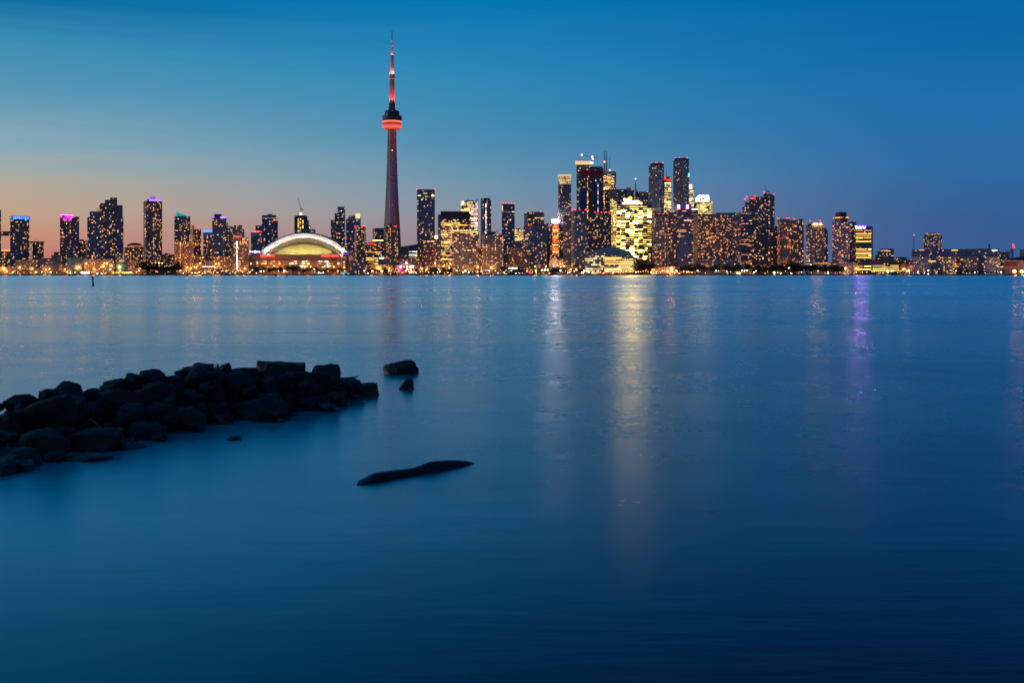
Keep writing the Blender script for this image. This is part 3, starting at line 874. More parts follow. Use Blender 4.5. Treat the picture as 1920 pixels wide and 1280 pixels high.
mb = MB(); pr = [(1193, 367), (1199.5, 367), (1198, 364), (1195.5, 359), (1193.6, 353)]
pp = [b.loc(q[0], 6) for q in pr]
fr = [(p[0], p[1] - .8, b.h(q[1])) for p, q in zip(pp, pr)]; bk = [(p[0], p[1] + .8, b.h(q[1])) for p, q in zip(pp, pr)]
mb.face(fr); mb.face(list(reversed(bk)))
for i in range(5): mb.face([fr[i], bk[i], bk[(i + 1) % 5], fr[(i + 1) % 5]])
mb.build('spire_foot', DARKROOF, b.root)
b.beacon(1191.7, 336, 1.6, wmat('W'), 8)
b = B('office_tower', 'deep blue glass office top rising behind the curved yellow office', 1157, 1216, 370.5, 2800, 'navyb')
b = B('office_block', 'ribbed golden office left of the curved yellow office with the bright sign', 1144, 1158.5, 374, 2600, 'bright', bulge=2)
b.windows(0, 'rows', .95, 'gyyo', yr=(384, 470), bay=2.2, fh=3.0, size=(1.8, 1.7), fill=.8)
b.piers(0, plain('gold_pier', (.35, .28, .15), .6), 4, out=1.5, wd=.9)
b.roofbox('plant_room', 1144.5, 1157, 370, 374, GREYP, 12)
b = B('office_tower', 'broad curved office blazing with yellow window rows under a white roof sign', 1156.5, 1221.5, 384, 2480, 'yoffice', bulge=12)
b.tier(1166.5, 1204, 380.4, yb=384.3, mat=glow('crown_cream', (1, .76, .34), 4.0, False), name='crown', d=36, bulge=11)
SIGNW = glow('sign_white', (1, .84, .50), 22.0, False)
for x0, x1, y0, y1 in ((1170.3, 1173.6, 373.6, 378.2), (1174, 1178, 374.4, 379.4), (1178.4, 1182, 376.2, 380), (1182.4, 1186, 377.6, 380.4), (1186.4, 1190.4, 377.8, 380.4), (1190.8, 1194.2, 377.6, 380.4), (1194.6, 1197.8, 377.6, 380.4)):
    b.bar('sign_letter', x0, x1, y0, y1, SIGNW, 1.0, proud=9)
mb = MB(); mb.beam((0, 0, 0), (0, 1.2, 0), b.m(3.4), 20); a, f = b.front(1181.8)
mb.build('sign_disc', glow('sign_yellow', (1, .85, .02), 3.0, False), b.root, loc=(a, f - 9.6, b.h(373)))
b.windows(0, 'rows', .86, 'hhyGhG', yr=(384, 487), bay=2.3, fh=4.5, size=(2.0, 2.1), fill=.8, run=(3, 9))
b.windows(0, 'rand', .02, 'W', yr=(390, 430))
b.mast('corner_rail', 1155.5, 388, 470, .5, glow('dim_cream', (1, .8, .5), .6, False), 16)
b = B('apartment_tower', 'dark-capped blue tower ringed by pale balcony bands, left of two twins', 1216.5, 1245, 312.5, 2600, 'navyb', -16, side=.25)
b.tier(1219.5, 1244.5, 306.5, yb=312.8, mat=DARKROOF, name='plant_floor', side=.25)
b.slabs(0, plain('balcony_pale', (.34, .36, .40), .7), 3.6, 1.2, 425, .75)
b.windows(0, 'rand', .025, 'oaw')
for x in (1221, 1230, 1232, 1243): b.beacon(x, 305.6, 1.2)
b = B('office_tower', 'red-boxed roof and cream floors glimpsed between the two banded blue towers', 1245, 1259, 346, 2850, 'green')
b.tier(1245, 1258.5, 332, yb=346.4, mat=fmat('dark'), name='upper_floor', d=20)
b.bar('sign', 1245, 1248.5, 332.5, 338, wmat('r'), .6, proud=8); b.windows(0, 'rows', .85, 'wgga', yr=(350, 395), fill=.85)
b.bar('light_band', 1249, 1258, 337, 339, wmat('r'), .6, ti=1); b.bar('light_band', 1246, 1258, 343, 345, wmat('w'), .6, ti=1)
b.mast('antenna', 1249.5, 318, 333, .6)
b = B('apartment_tower', 'dark-capped blue tower ringed by pale balcony bands, right and taller of two twins', 1262.5, 1292, 302.5, 2620, 'navyb', -16, side=.25)
b.tier(1264.5, 1291.5, 297.5, yb=302.8, mat=DARKROOF, name='plant_floor', side=.25)
b.slabs(0, plain('balcony_pale', (.34, .36, .40), .7), 3.6, 1.2, 410, .75)
b.windows(0, 'rand', .03, 'oay')
for x in (1266, 1274, 1288): b.beacon(x, 296.6, 1.2)
b.bar('light', 1290.5, 1292.6, 327, 333, glow('green_lamp', (.1, 1, .5), 2.5, False), .6, proud=.8)
b = B('office_tower', 'narrow tower with a bright cream top right of the taller banded twin', 1291.5, 1301, 355, 2900, 'green')
b.tier(1292, 1298, 346, yb=355.3, mat=glow('cream_crown', (1, .9, .6), 1.4, False), name='crown', d=12)
b.windows(0, 'rows', .8, 'wgy', fill=.8)
b = B('office_tower', 'stepped office tower with a brilliant white lit crown right of the twins', 1303, 1336, 378.5, 2850, 'bright')
b.tier(1313, 1330, 366.3, yb=378.8, mat=facade('white_crown', (.5, .5, .45), (.5, .5, .45), 3, 3.6, .08, .22, 1.0, 3.0, ((1, .95, .72), (1, .96, .8))), name='crown', d=20)
b.tier(1304, 1312.4, 366, yb=378.8, mat=facade('white_crown', (.5, .5, .45), (.5, .5, .45), 3, 3.6, .08, .22, 1.0, 3.0), name='crown', d=20, slope=(372, 365))
b.windows(0, 'rows', .9, 'ggwy', yr=(379, 402), fill=.85)
b = B('office_block', 'cream lit low office beneath the white-crowned stepped tower', 1293, 1312, 383, 2800, 'bright')
b.windows(0, 'rows', .8, 'gwW', fill=.8)
b = B('apartment_tower', 'ribbed grey condo below the left banded twin', 1223, 1254, 406, 2420, 'condo', chamfer=5)
b.piers(0, plain('pier_grey', (.30, .29, .30), .8), 6)
b.roofbox('penthouse', 1228, 1254, 402, 406, GREYP, 14)
b.windows(0, 'clump', .18, 'oaaww')
for x in (1226, 1236, 1243, 1252): b.beacon(x, 401.6, 1.4)
b = B('apartment_tower', 'ribbed grey condo below the right banded twin', 1251, 1274, 399, 2440, 'condo')
b.piers(0, plain('pier_grey', (.30, .29, .30), .8), 5)
b.windows(0, 'clump', .17, 'oaaww')
b = B('apartment_tower', 'blue condo with two white roof signs on a purple lit cap', 1269, 1297, 392, 2400, 'navyb')
b.tier(1269.5, 1296.5, 384, yb=392.3, mat=glow('violet_cap', (.08, .02, .45), .5, False), name='cap', d=18)
for x in (1270.4, 1286.8): b.bar('sign', x, x + 4.2, 385.2, 391.2, wmat('W'), .6, ti=1)
for x in (1270, 1275, 1286, 1290): b.beacon(x, 392.5, 1.3, None, 14)
b.mast('roof_boom', 1284, 381.5, 385, .5)
b.windows(0, 'rows', .42, 'oaaw', fill=.5)
b = B('apartment_tower', 'small blue condo squeezed between the purple-capped condo and the brown hotel', 1296, 1309, 394, 2650, 'navyb')
b.windows(0, 'rows', .4, 'woa', fill=.7); b.beacon(1308, 395.5, 1.5)
b = B('hotel', 'very wide brown slab dotted with orange windows in the middle of the right shore', 1298, 1358, 404, 2500, 'brown', 6, side=.18)
b.tier(1338, 1389, 400.5, mat=fmat('slate'), name='wing', side=.1)
b.roofbox('parapet', 1312, 1340, 401.5, 404, GREYP, 14)
b.windows(0, 'clump', .2, 'oooay'); b.windows(1, 'clump', .16, 'oooa')
for x in (1340, 1357, 1372, 1387.5): b.bar('pier', x, x + 1.2, 400.5, 490, plain('pier_lilac', (.30, .27, .30), .8), .8, ti=1)
b = B('apartment_tower', 'dark condo tower pair ringed with red roof lights, with a crane on top', 1405, 1432, 370, 2550, 'navy')
b.tier(1431.5, 1452, 364, mat=fmat('navy'), name='wall', slope=(361.5, 366.5), d=28); b.tier(1397, 1408, 379, mat=fmat('slate'), name='wing', d=22)
b.tier(1392, 1399, 388, mat=fmat('tan'), name='wing', d=20); b.tier(1389, 1410, 402, mat=fmat('navyb'), name='wing', d=30)
b.roofbox('penthouse', 1407, 1416, 368, 372, glow('deep_red', (.75, .02, .03), .5, False), 10)
b.windows(0, 'clump', .12, 'oaaw'); b.windows(1, 'cols', .3, 'oaw', fill=.35); b.windows(4, 'rows', .4, 'oa', fill=.45); b.windows(3, 'rand', .15, 'wa')
for x, y in ((1396.5, 374), (1400, 369.5), (1408, 372), (1411, 373), (1415, 369), (1415.5, 373.5), (1432.5, 361), (1450.5, 366)): b.beacon(x, y, 1.7, None, 14)
b = B('apartment_tower', 'lower dark condo annex right of the crane-topped pair', 1451, 1460, 424, 2600, 'navy')
b.windows(0, 'cols', .5, 'oao', fill=.4)
b = B('apartment_tower', 'pale lit brick condo with red roof lights, left half of a broad pair', 1457, 1482, 412, 2480, 'brown', 8, side=.2)
b.tier(1457.6, 1480, 411, yb=436, mat=fmat('tan'), name='upper_floor', side=.2)
b.windows(0, 'rand', .12, 'oor', yr=(440, 505)); b.windows(1, 'cols', .5, 'gaw', fill=.6)
for x in (1458.5, 1475, 1478, 1480): b.beacon(x, 410, 1.5)
b = B('apartment_tower', 'slate condo joined to the right of the pale lit brick one', 1481, 1507, 413, 2500, 'slate')
b.roofbox('penthouse', 1497, 1506, 411, 413, GREYP, 10); b.beacon(1489, 410.6, 1.5)
b.windows(0, 'clump', .16, 'ooaw')
b = B('apartment_tower', 'round-topped condo with orange lamps beneath its roof and red lights above', 1511, 1546, 424, 2470, 'slate', bulge=4)
b.tier(1545, 1552.5, 436, mat=fmat('navy'), name='wing', d=20, slope=(425, 434))
t = b.tiers[0]
mb = MB(); n = 14
pts = [(t['a'] + t['w'] * i / n, b.h(424) - 1 + b.m(8) * math.sin(math.pi * i / n) ** .6) for i in range(n + 1)]
for i in range(n):
    (xa, za), (xb, zb) = pts[i], pts[i + 1]
    mb.face([(xa, t['f'], b.h(424) - 1), (xb, t['f'], b.h(424) - 1), (xb, t['f'], zb), (xa, t['f'], za)])
    mb.face([(xa, t['f'], za), (xb, t['f'], zb), (xb, t['r'], zb), (xa, t['r'], za)])
mb.build('roof', plain('vault_roof', (.07, .07, .10), .5), b.root)
for x in (1527, 1531, 1539): b.beacon(x, 421, 2.0, glow('orange_lamp', (1, .34, .09), 80, False), 20)
b.bar('light_band', 1522, 1543, 421.2, 423, wmat('o'), .6, proud=3)
b.beacon(1519, 414, 1.6); b.beacon(1537.5, 414, 1.6)
b.windows(0, 'clump', .16, 'oaagw', yr=(427, 505)); b.windows(1, 'cols', .5, 'oa', fill=.3)
b = B('hotel', 'lilac-grey hotel slab topped by a round drum with an orange lit ring', 1560.5, 1594, 417, 2450, 'lav')
b.tier(1593, 1605, 416, mat=fmat('navy'), name='wing', d=24, k=-4)
x, y = b.loc(1577)
for nm, prof, mt in (('drum_base', [(b.m(11.5), 412.8), (b.m(11.5), 417.4)], fmat('slate')), ('ring_floor', [(b.m(12), 412.9), (b.m(14.6), 412.4), (b.m(14.6), 405.8), (b.m(11), 405.4)], plain('ring_dark', (.05, .05, .07), .5)),
                     ('drum', [(b.m(10.2), 405.6), (b.m(10.2), 399.2), (b.m(9.4), 398.4), (.01, 398.2)], DARKROOF)):
    mb = MB(); mb.lathe([(r, b.h(py)) for r, py in prof], 28); mb.build(nm, mt, b.root, loc=(x, y, 0))
for i in range(13):
    a = math.pi * (1 + (i + .5) / 13)
    if i in (2, 8): continue
    link_mesh('window', unit_box(wmat('o')), b.root, (x + b.m(14.7) * math.cos(a), y + b.m(14.7) * math.sin(a), b.h(408.6)), a + math.pi / 2, (3.4, .5, 2.6))
for dx in (-7, -3, 2, 6): b.roofbox('vent', 1577 + dx, 1579 + dx, 397.3 + (dx % 3) * .3, 399, GREYP, 3)
b.mast('antenna', 1577.5, 394.5, 399, .5)
b.windows(0, 'rand', .085, 'oaaw', bay=4.5, size=(2.8, 1.9)); b.windows(1, 'rand', .06, 'ac')
b = B('office_tower', 'square office with yellow window rows under a blue lit name sign', 1604, 1634.5, 425, 2380, 'dark')
b.text('sign', 'Toronto Star', 1604.2, 1622.2, 426.5, 3.2, glow('sign_violet', (.40, .16, 1.0), 330, False))
b.bar('sign_board', 1603.6, 1624, 423, 429.6, glow('violet_board', (.10, .02, .8), 5.0, False), .5, proud=.0)
for y0, y1 in ((430, 434.6), (435.5, 448.3), (450.5, 455), (463, 489), (497, 501.4), (502.4, 507)):
    b.windows(0, 'rows', 1.0, 'yyaw', yr=(y0, y1), bay=6.6, fh=4.4, size=(5.8, 2.3), fill=.93)
b.tier(1635, 1636.5, 426, mat=fmat('dark'), name='side_wall', d=20)
b = B('low_building', 'long low podium with a thin lit eave before the round-drummed hotel', 1520, 1612, 492, 2400, 'lav', d=30)
b.bar('light_band', 1526, 1556, 493.2, 494.4, wmat('o'), .5); b.windows(0, 'rand', .05, 'oa')
b = B('apartment_block', 'stepped slate mid-rise right of the blue-signed office', 1641, 1676, 478, 2480, 'slate')
b.tier(1645, 1676, 471, mat=fmat('slate'), name='upper_floor', d=24); b.tier(1651, 1675.5, 466.3, mat=fmat('lav'), name='upper_floor', d=22)
b.windows(2, 'rows', .9, 'oaw', fill=.7); b.windows(1, 'rand', .16, 'oa'); b.windows(0, 'rand', .1, 'oa')
b = B('ferry_terminal', 'low glass hall striped with yellow light right of the blue-signed office', 1636, 1685, 494, 2300, 'dark', cat='terminal')
b.tier(1634, 1680, 487, yb=494.3, mat=plain('maroon_roof', (.10, .04, .06), .7), name='upper_floor', d=26)
for y0 in (496.6, 499.6, 503, 506.4): b.windows(0, 'rows', 1.0, 'yyg', yr=(y0, y0 + 2.8), bay=4, fh=3.0, size=(3.6, 1.9), fill=.94)
b.mast('lamp_mast', 1673, 481, 495, .4)
b = B('apartment_block', 'low brown block with orange lamps left of the long blue-topped block', 1676, 1712, 487, 2480, 'brown')
b.tier(1680, 1700, 482, mat=fmat('brown'), name='upper_floor', d=20)
b.windows(0, 'clump', .2, 'oaaw')
b = B('apartment_tower', 'round-shouldered pinkish tower alone above the long blue-topped block', 1732, 1766.5, 440, 2900, 'lav', -14, side=.2)
b.tier(1737, 1763, 436.5, yb=440.3, mat=fmat('tan'), name='penthouse', side=.2)
b.slabs(0, plain('balcony_pink', (.36, .26, .26), .8), 4.4, 1.2, 470)
b.windows(0, 'clump', .12, 'aaw'); b.windows(1, 'rand', .4, 'ao')
b = B('office_block', 'long low block with a dark blue glass top storey near the right edge', 1709, 1872, 480, 2360, 'navyb', d=40)
b.tier(1714, 1872, 467, yb=480.3, mat=fmat('navyb'), name='top_storey', d=36); b.tier(1709, 1716, 468, yb=480.2, mat=fmat('slate'), name='top_storey', d=30)
for x0, x1, k in ((1709, 1745, 'pale'), (1766, 1793, 'tan'), (1806, 1834, 'slate'), (1848, 1873, 'pale')):
    b.tier(x0, x1, 481.5 if x0 != 1848 else 482.5, mat=fmat(k), name='front_block', d=44, k=4)
b.windows(0, 'clump', .05, 'oaw'); b.windows(1, 'rand', .035, 'oaw')
for i in range(3, 7): b.windows(i, 'clump', .12, 'oaay')
for x0, x1, y in ((1741, 1755, 489.8), (1789, 1798, 500), (1801, 1808, 487.3), (1845, 1850, 491.2), (1869, 1878, 500.6), (1723, 1733, 468.8), (1784, 1796, 469.6)): b.bar('light_band', x0, x1, y - .7, y + .7, wmat('a'), .6, proud=7)
b.bar('sign', 1858, 1869, 468.8, 471.6, glow('pale_sign', (.75, 1, .85), 1.0, False), .6, ti=1, proud=.4)
b.tier(1852.8, 1855.3, 457.5, yb=468, mat=plain('chimney_dark', (.05, .04, .06), .8), name='chimney', d=5)
b = B('warehouse', 'pale quay warehouse lit by two fierce orange lamps at the right edge', 1882, 1935, 488.5, 2300, 'pale', cat='warehouse', mat=plain('warehouse_wall', (.32, .26, .26), .85, 0, .2, .05))
b.bar('loading_door', 1885, 1908, 491, 499, plain('door_rust', (.30, .07, .05), .7), .5)
b.bar('parapet', 1882, 1935, 488, 489.4, plain('pale_flank', (.42, .42, .43), .8), 1)
b = B('warehouse', 'dark sloping conveyor shed behind the pale quay warehouse', 1888, 1935, 479, 2420, 'brown', cat='warehouse', mat=plain('shed_wall', (.10, .08, .11), .8, 0, .3, .05), slope=(486, 478))
b = B('silo', 'pale square silo block cut by the right frame edge', 1912, 1935, 467.5, 2450, 'pale', cat='silo', mat=plain('silo_wall', (.40, .32, .28), .85, 0, .15, .05))
b = B('low_building', 'small grey shed between the long blue-topped block and the conveyor shed', 1872, 1893, 472, 2500, 'slate', slope=(472, 472))

# ------------------------------------------------------------------ low blocks filling the foot of the skyline
def block(label, x0, x1, yt, Y, style, pat='clump', p=.2, pal='oaaw', **kw):
    b = B('low_building', label, x0, x1, yt, Y, style, **kw)
    if p: b.windows(0, pat, p, pal, yr=(yt, 508))
    return b
block('low brown block at the left frame edge glowing orange near the water', -12, 30, 500, 2330, 'brown', p=.05, pal='o', d=20)
block('low slate block behind the three orange lamps at far left', 28, 70, 487, 2380, 'slate', p=.10)
block('low navy block between the square mid-rise and the magenta-topped tower', 62, 112, 484, 2420, 'navyb', p=.08)
block('low teal glass block at the foot of the stepped tower, left side', 126, 160, 483, 2360, 'teal', p=.06)
block('low brick block under the stepped tower, lit by street lamps', 158, 214, 486, 2340, 'brown', p=.16)
b = block('white lit pavilion strip at the water left of the stepped tower foot', 152, 170, 509.3, 2240, 'dark', p=0, d=10)
b.bar('light_band', 152, 168, 509.6, 512.4, wmat('W'), .5)
b = block('low yellow lit arcade on the quay below the domed block', 210, 250, 509, 2250, 'tan', p=0, d=10)
for i in range(11): b.bar('window', 211 + i * 3.5, 213.6 + i * 3.5, 509.8, 512.6, wmat('y'), .5)
block('dark blue glass hall in front of the domed block', 218, 246, 486, 2330, 'teal', p=.02)
block('maroon clad low hall between the blue glass hall and the slim tower', 241, 272, 488, 2320, 'brick', p=.04)
b = block('low dark hall with two brilliant white strips of light', 287, 331, 494, 2300, 'dark', p=.06)
b.bar('light_band', 289, 293.5, 497.4, 500.2, wmat('W'), .6); b.bar('light_band', 297.5, 324, 498, 499.6, wmat('W'), .6, proud=.4); b.bar('light_band', 297.5, 313, 500.2, 502, wmat('W'), .6); b.bar('light_band', 314, 325, 496.2, 497.6, wmat('w'), .6)
block('low orange lit block below the teal-crowned tower', 362, 385, 478, 2420, 'brown')
b = block('low amber lit market hall on the quay between slim tower and stadium', 352, 430, 503, 2270, 'tan', p=.12, pal='oy', d=12)
b.bar('light_band', 380, 402, 499.6, 500.6, wmat('W'), .5, proud=-3)
block('low slate block behind the amber lit market hall', 384, 398, 488, 2400, 'slate', p=.14)
block('low brown block crowded with orange windows behind the market hall', 397, 441, 480, 2410, 'brown', p=.22)
block('dark blue low block right behind the teal ferry', 657, 690, 489, 2330, 'navyb', p=.06)
b = block('orange lit low hall under the red-signed office', 686, 726, 496, 2320, 'brown', p=.12, pal='oya')
b.bar('light_band', 687, 720, 497.6, 499, wmat('o'), .5); b.bar('light_band', 711, 720, 482.8, 485, wmat('W'), .5, proud=-2)
block('small dark block between red-signed office and the dark condo at the spire tower', 709, 727, 483, 2350, 'navyb', p=.10)
block('low violet-grey viaduct block between the two tall blocks right of the spire tower', 748, 800, 484, 2480, 'lav', p=.05)
b = block('low dark terminal under orange highway lamps', 796, 848, 500, 2300, 'dark', p=.06, d=16)
b.bar('light_band', 798, 838, 499.4, 500.2, wmat('o'), .4)
b = block('amber lit timber kiosk with a sign on its eave', 870, 892, 500, 2280, 'brown', p=.05, d=12)
b.bar('light_band', 871, 891, 500.4, 502.2, wmat('a'), .5); b.bar('wall_glow', 873, 889, 503, 506.4, glow('amber_wall', (1, .45, .08), .5, False), .4)
b = block('low quay hall with a long white lit fascia left of the blue glass condo', 938, 982, 500, 2290, 'dark', p=.06, d=14)
b.bar('light_band', 953, 970, 502, 504, wmat('W'), .5)
block('brick block with an arched grey roof behind the low white-fasciaed hall', 952, 982, 466, 2420, 'brick', p=.12)
block('brown block at the foot of the pale-shafted tower', 894, 908, 462, 2400, 'brown', p=.22)
block('grey balcony block between cream office and blue glass condo', 960, 984, 452, 2500, 'slate', p=.16, pal='gaow')
b = block('low pale hall at the foot of the white-signed slim tower', 1030, 1056, 488, 2330, 'pale', p=.25, pal='wWa')
b = block('long brick quay hall beneath the banded condos', 994, 1098, 501, 2280, 'brick', p=.08, d=14)
b = B('apartment_tower', 'pale balconied condo left of the banded navy condo, in front of the slim tall tower', 1056, 1073, 404, 2420, 'condo')
b.windows(0, 'rand', .13, 'oaaw'); b.slabs(0, plain('balcony_grey', (.26, .24, .25), .7), 3.4)
b = B('apartment_tower', 'navy condo with pale balcony bands and red roof lights below the golden crown', 1071, 1100, 397, 2400, 'navyb', bulge=5)
b.roofbox('penthouse', 1074, 1098, 394.5, 397, GREYP, 12); b.slabs(0, plain('balcony_grey', (.26, .24, .25), .7), 3.4, -1.0)
b.windows(0, 'clump', .12, 'oaaw')
for x in (1073, 1078, 1087, 1098, 1099.5): b.beacon(x, 394, 1.6, None, 12)
b = B('apartment_tower', 'dark condo with a grey roof cube right of the navy banded condo', 1103, 1146, 402, 2450, 'dark')
b.tier(1098, 1106, 410, mat=fmat('condo'), name='wing', d=24)
b.roofbox('penthouse', 1115.5, 1129.5, 399, 406, plain('roof_cube', (.36, .36, .46), .8), 12, k=8)
b.windows(0, 'clump', .16, 'oaaww')
for x in (1116, 1128, 1137, 1142): b.beacon(x, 398.6, 1.5, None, 14)
b = B('office_block', 'low waterfront block with green glass wing and gridded yellow windows', 1133, 1188, 480, 2290, 'office')
b.tier(1096, 1134, 479, mat=fmat('green'), name='glass_wing', d=26)
b.tier(1103, 1152, 466, yb=480.3, mat=fmat('teal'), name='top_storey', d=20, slope=(472, 462)); b.tier(1150, 1184, 467, yb=480.3, mat=fmat('teal'), name='top_storey', d=18, slope=(462, 474))
b.windows(0, 'rows', 1.0, 'gyaw', yr=(481, 511), bay=5.5, fh=3.9, size=(4.4, 2.5), fill=.86)
b.windows(1, 'rows', .7, 'ggw', yr=(482, 511), bay=5, fh=5, size=(4, 2.2), fill=.6); b.windows(2, 'rand', .10, 'o')
b = B('low_building', 'dark windowless drum block below the curved yellow office', 1193, 1223, 491, 2330, 'dark', cat='building', mat=plain('olive_dark', (.03, .03, .02), .9), bulge=5)
block('amber lit low block at the foot of the ribbed grey condos', 1222, 1276, 500, 2310, 'brown', p=.3, pal='oyaa', d=14)
block('dark low school-like block behind the trees below the brown hotel', 1305, 1390, 488, 2380, 'navyb', p=.04)
block('low orange lit block behind trees right of the brown hotel foot', 1386, 1410, 489, 2350, 'brown', p=.28, pal='oaW')
block('low red-brown block at right between yellow terminal and long blue-topped block', 1686, 1712, 496, 2330, 'brick', p=.2)
for b in ALL: b.finish()

# ------------------------------------------------------------------ the spire tower
TY = 2600.0
tx = X(735, TY)
taz = math.atan2(tx, TY)
tower = empty('broadcast_tower', (tx, TY, G), -taz)
tag(tower, 'soaring concrete tower with a red lit pod and needle antenna, far above the skyline', 'tower')
def tz(py): return Z(py, TY) - G
TP = TY / F                                         # metres in one pixel of the photo at the tower
shaft_m = plain('tower_concrete', (.40, .31, .24), .85, 0, .12, .06)
levels = [(514, 18.6), (500, 17.6), (478, 16.2), (450, 14.9), (425, 13.6), (380, 11.0), (340, 9.2), (300, 7.9), (270, 7.1), (243, 6.5)]
def arm(ang, lv, w, name):
    mb = MB()
    d = Vector((math.sin(ang), -math.cos(ang))); e = Vector((math.cos(ang), math.sin(ang)))
    rings = []
    for py, hw in lv:
        r = hw * TP / .866
        p = [e * (-w) , d * r + e * (-w * .8), d * r + e * (w * .8), e * w]
        rings.append([(q.x, q.y, tz(py)) for q in p])
    for a, b in zip(rings, rings[1:]):
        for i in range(3): mb.face([a[i], a[i + 1], b[i + 1], b[i]])
    return mb.build(name, shaft_m, tower)
for k in range(3): arm(k * 2 * math.pi / 3, levels, 4.4, 'buttress')
mb = MB(); mb.lathe([(8.4, 0), (7.6, tz(340)), (6.6, tz(243)), (6.2, tz(200))], 6); mb.build('shaft', shaft_m, tower)
def ramp_glow(name, stops_, strength, z0, z1):
    m = bpy.data.materials.new(name); m.use_nodes = True
    t = m.node_tree; p = t.nodes['Principled BSDF']
    g = N(t, 'ShaderNodeTexCoord'); s = N(t, 'ShaderNodeSeparateXYZ'); L(t, g.outputs['Object'], s.inputs[0])
    f = N(t, 'ShaderNodeMapRange'); f.inputs['From Min'].default_value = z0; f.inputs['From Max'].default_value = z1
    L(t, s.outputs[2], f.inputs['Value'])
    L(t, ramp_node(t, f.outputs[0], stops_), p.inputs['Emission Color'])
    p.inputs['Base Color'].default_value = (.05, .05, .05, 1); p.inputs['Emission Strength'].default_value = strength
    return m
zs0, zs1 = tz(424), tz(244)
led_l = ramp_glow('led_left', [(0, (.30, .20, .75)), (.4, (.28, .20, .80)), (.62, (.30, .12, .45)), (.8, (.7, .06, .12)), (1, (.9, .08, .10))], .34, zs0, zs1)
led_r = ramp_glow('led_right', [(0, (.75, .02, .16)), (.2, (.35, .02, .5)), (.4, (.10, .03, .70)), (.68, (.12, .02, .6)), (.8, (.7, .02, .06)), (1, (.9, .03, .04))], .32, zs0, zs1)
for sx_, mt in ((-1, led_l), (1, led_r)):
    mb = MB()
    n = 24
    for i in range(n):
        za, zb = zs0 + (zs1 - zs0) * i / n, zs0 + (zs1 - zs0) * (i + .86) / n
        xa = 6.4 - .8 * i / n
        mb.box(sx_ * xa - .75, sx_ * xa + .75, -7.4, -5.2, za, zb)
    mb.build('light_strip', mt, tower)
POD = [('radome', [(8, 243.5), (16.2, 242.5), (18.2, 239.5), (18.4, 235), (17.2, 230.5), (12, 229.8)], ramp_glow('radome_red', [(0, (.55, .05, .03)), (.22, (1, .20, .13)), (.5, (.95, .13, .085)), (.66, (.55, .04, .03)), (.8, (.28, .015, .012)), (1, (.8, .04, .03))], .85, tz(243), tz(230))),
       ('light_ring', [(12, 229.9), (17.6, 229.9), (17.6, 227.6), (12, 227.6)], glow('ring_red', (1, .12, .08), 1.9, False)),
       ('observation_deck', [(12, 227.5), (18.0, 227.3), (18.6, 224), (18.8, 219.5), (17.5, 218.4), (14.4, 217.0)], plain('pod_dark', (.05, .05, .06), .35, .3)),
       ('upper_deck', [(14.2, 217.3), (13.8, 209.6), (12.6, 208.2), (6, 208.0)], plain('pod_dark2', (.04, .045, .07), .4, .3)),
       ('plant_floor', [(6.8, 208.4), (6.6, 198), (5.6, 194.5), (5, 194)], plain('pod_dark3', (.10, .08, .10), .6)),
       ('upper_shaft', [(5.0, 196), (4.9, 160), (4.7, 148)], shaft_m),
       ('sky_pod', [(4.8, 149.5), (5.9, 148), (6.0, 144.5), (5.2, 142.2), (4, 141.6)], plain('pod_white', (.45, .42, .42), .5)),
       ('antenna_base', [(4.0, 142), (3.7, 125), (3.2, 109)], plain('antenna_white', (.62, .58, .58), .6)),
       ('antenna_collar', [(2.5, 109.4), (3.4, 108.6), (3.4, 106.8), (2.6, 106)], plain('pod_white', (.45, .42, .42), .5)),
       ('antenna_middle', [(2.6, 107), (2.3, 97), (2.2, 94.6), (1.2, 94)], plain('antenna_white', (.62, .58, .58), .6)),
       ('antenna_tip', [(1.15, 94.5), (1.0, 76), (.75, 62), (.5, 57), (.01, 56.8)], plain('antenna_dark', (.34, .20, .26), .6))]
for nm, prof, mt in POD:
    mb = MB(); mb.lathe([(r * TP, tz(py)) for r, py in prof], 28)
    mb.build(nm, mt, tower, smooth=False)
for i in range(9):
    a = math.pi * (1 + (i + .5) / 9)
    link_mesh('railing_post', unit_box(STEEL), tower, (18.6 * TP * math.cos(a), 18.6 * TP * math.sin(a), tz(217.6)), a, (.6, .6, 2.6))
for px_, py_, k in ((-9.6, 217.6, 'W'), (.2, 209.3, 'w'), (-6.4, 200.6, 'w'), (6.3, 201, 'r'), (5.8, 205, 'r'), (-.2, 78, 'W'), (.3, 142, 'w'), (.6, 92.8, 'r')):
    link_mesh('lamp', unit_ball(wmat(k)), tower, (px_ * TP, -(19 if py_ > 210 else 14 if py_ > 205 else 8.6 if py_ > 190 else 6 if py_ > 130 else 3 if py_ > 90 else 1) * TP, tz(py_)), 0, (.45, .45, .45))
for py_, k in ((283, 'W'), (334, 'r'), (386, 'r')):
    link_mesh('lamp', unit_ball(wmat(k)), tower, (.5, -(8 if py_ < 300 else 11 if py_ < 360 else 13.5) * TP / .866 - .4, tz(py_)), 0, (.9, .9, .9))
def spot(name, loc, target, power, c, ang=50, blend=.6, parent=None, r=.4):
    l = bpy.data.lights.new(name, 'SPOT'); l.energy = power; l.color = c; l.spot_size = R(ang); l.spot_blend = blend; l.shadow_soft_size = r
    o = bpy.data.objects.new(name, l); o.location = loc
    o.rotation_euler = (Vector(target) - Vector(loc)).to_track_quat('-Z', 'Y').to_euler()
    if parent: o.parent = parent
    col.objects.link(o)
    return o
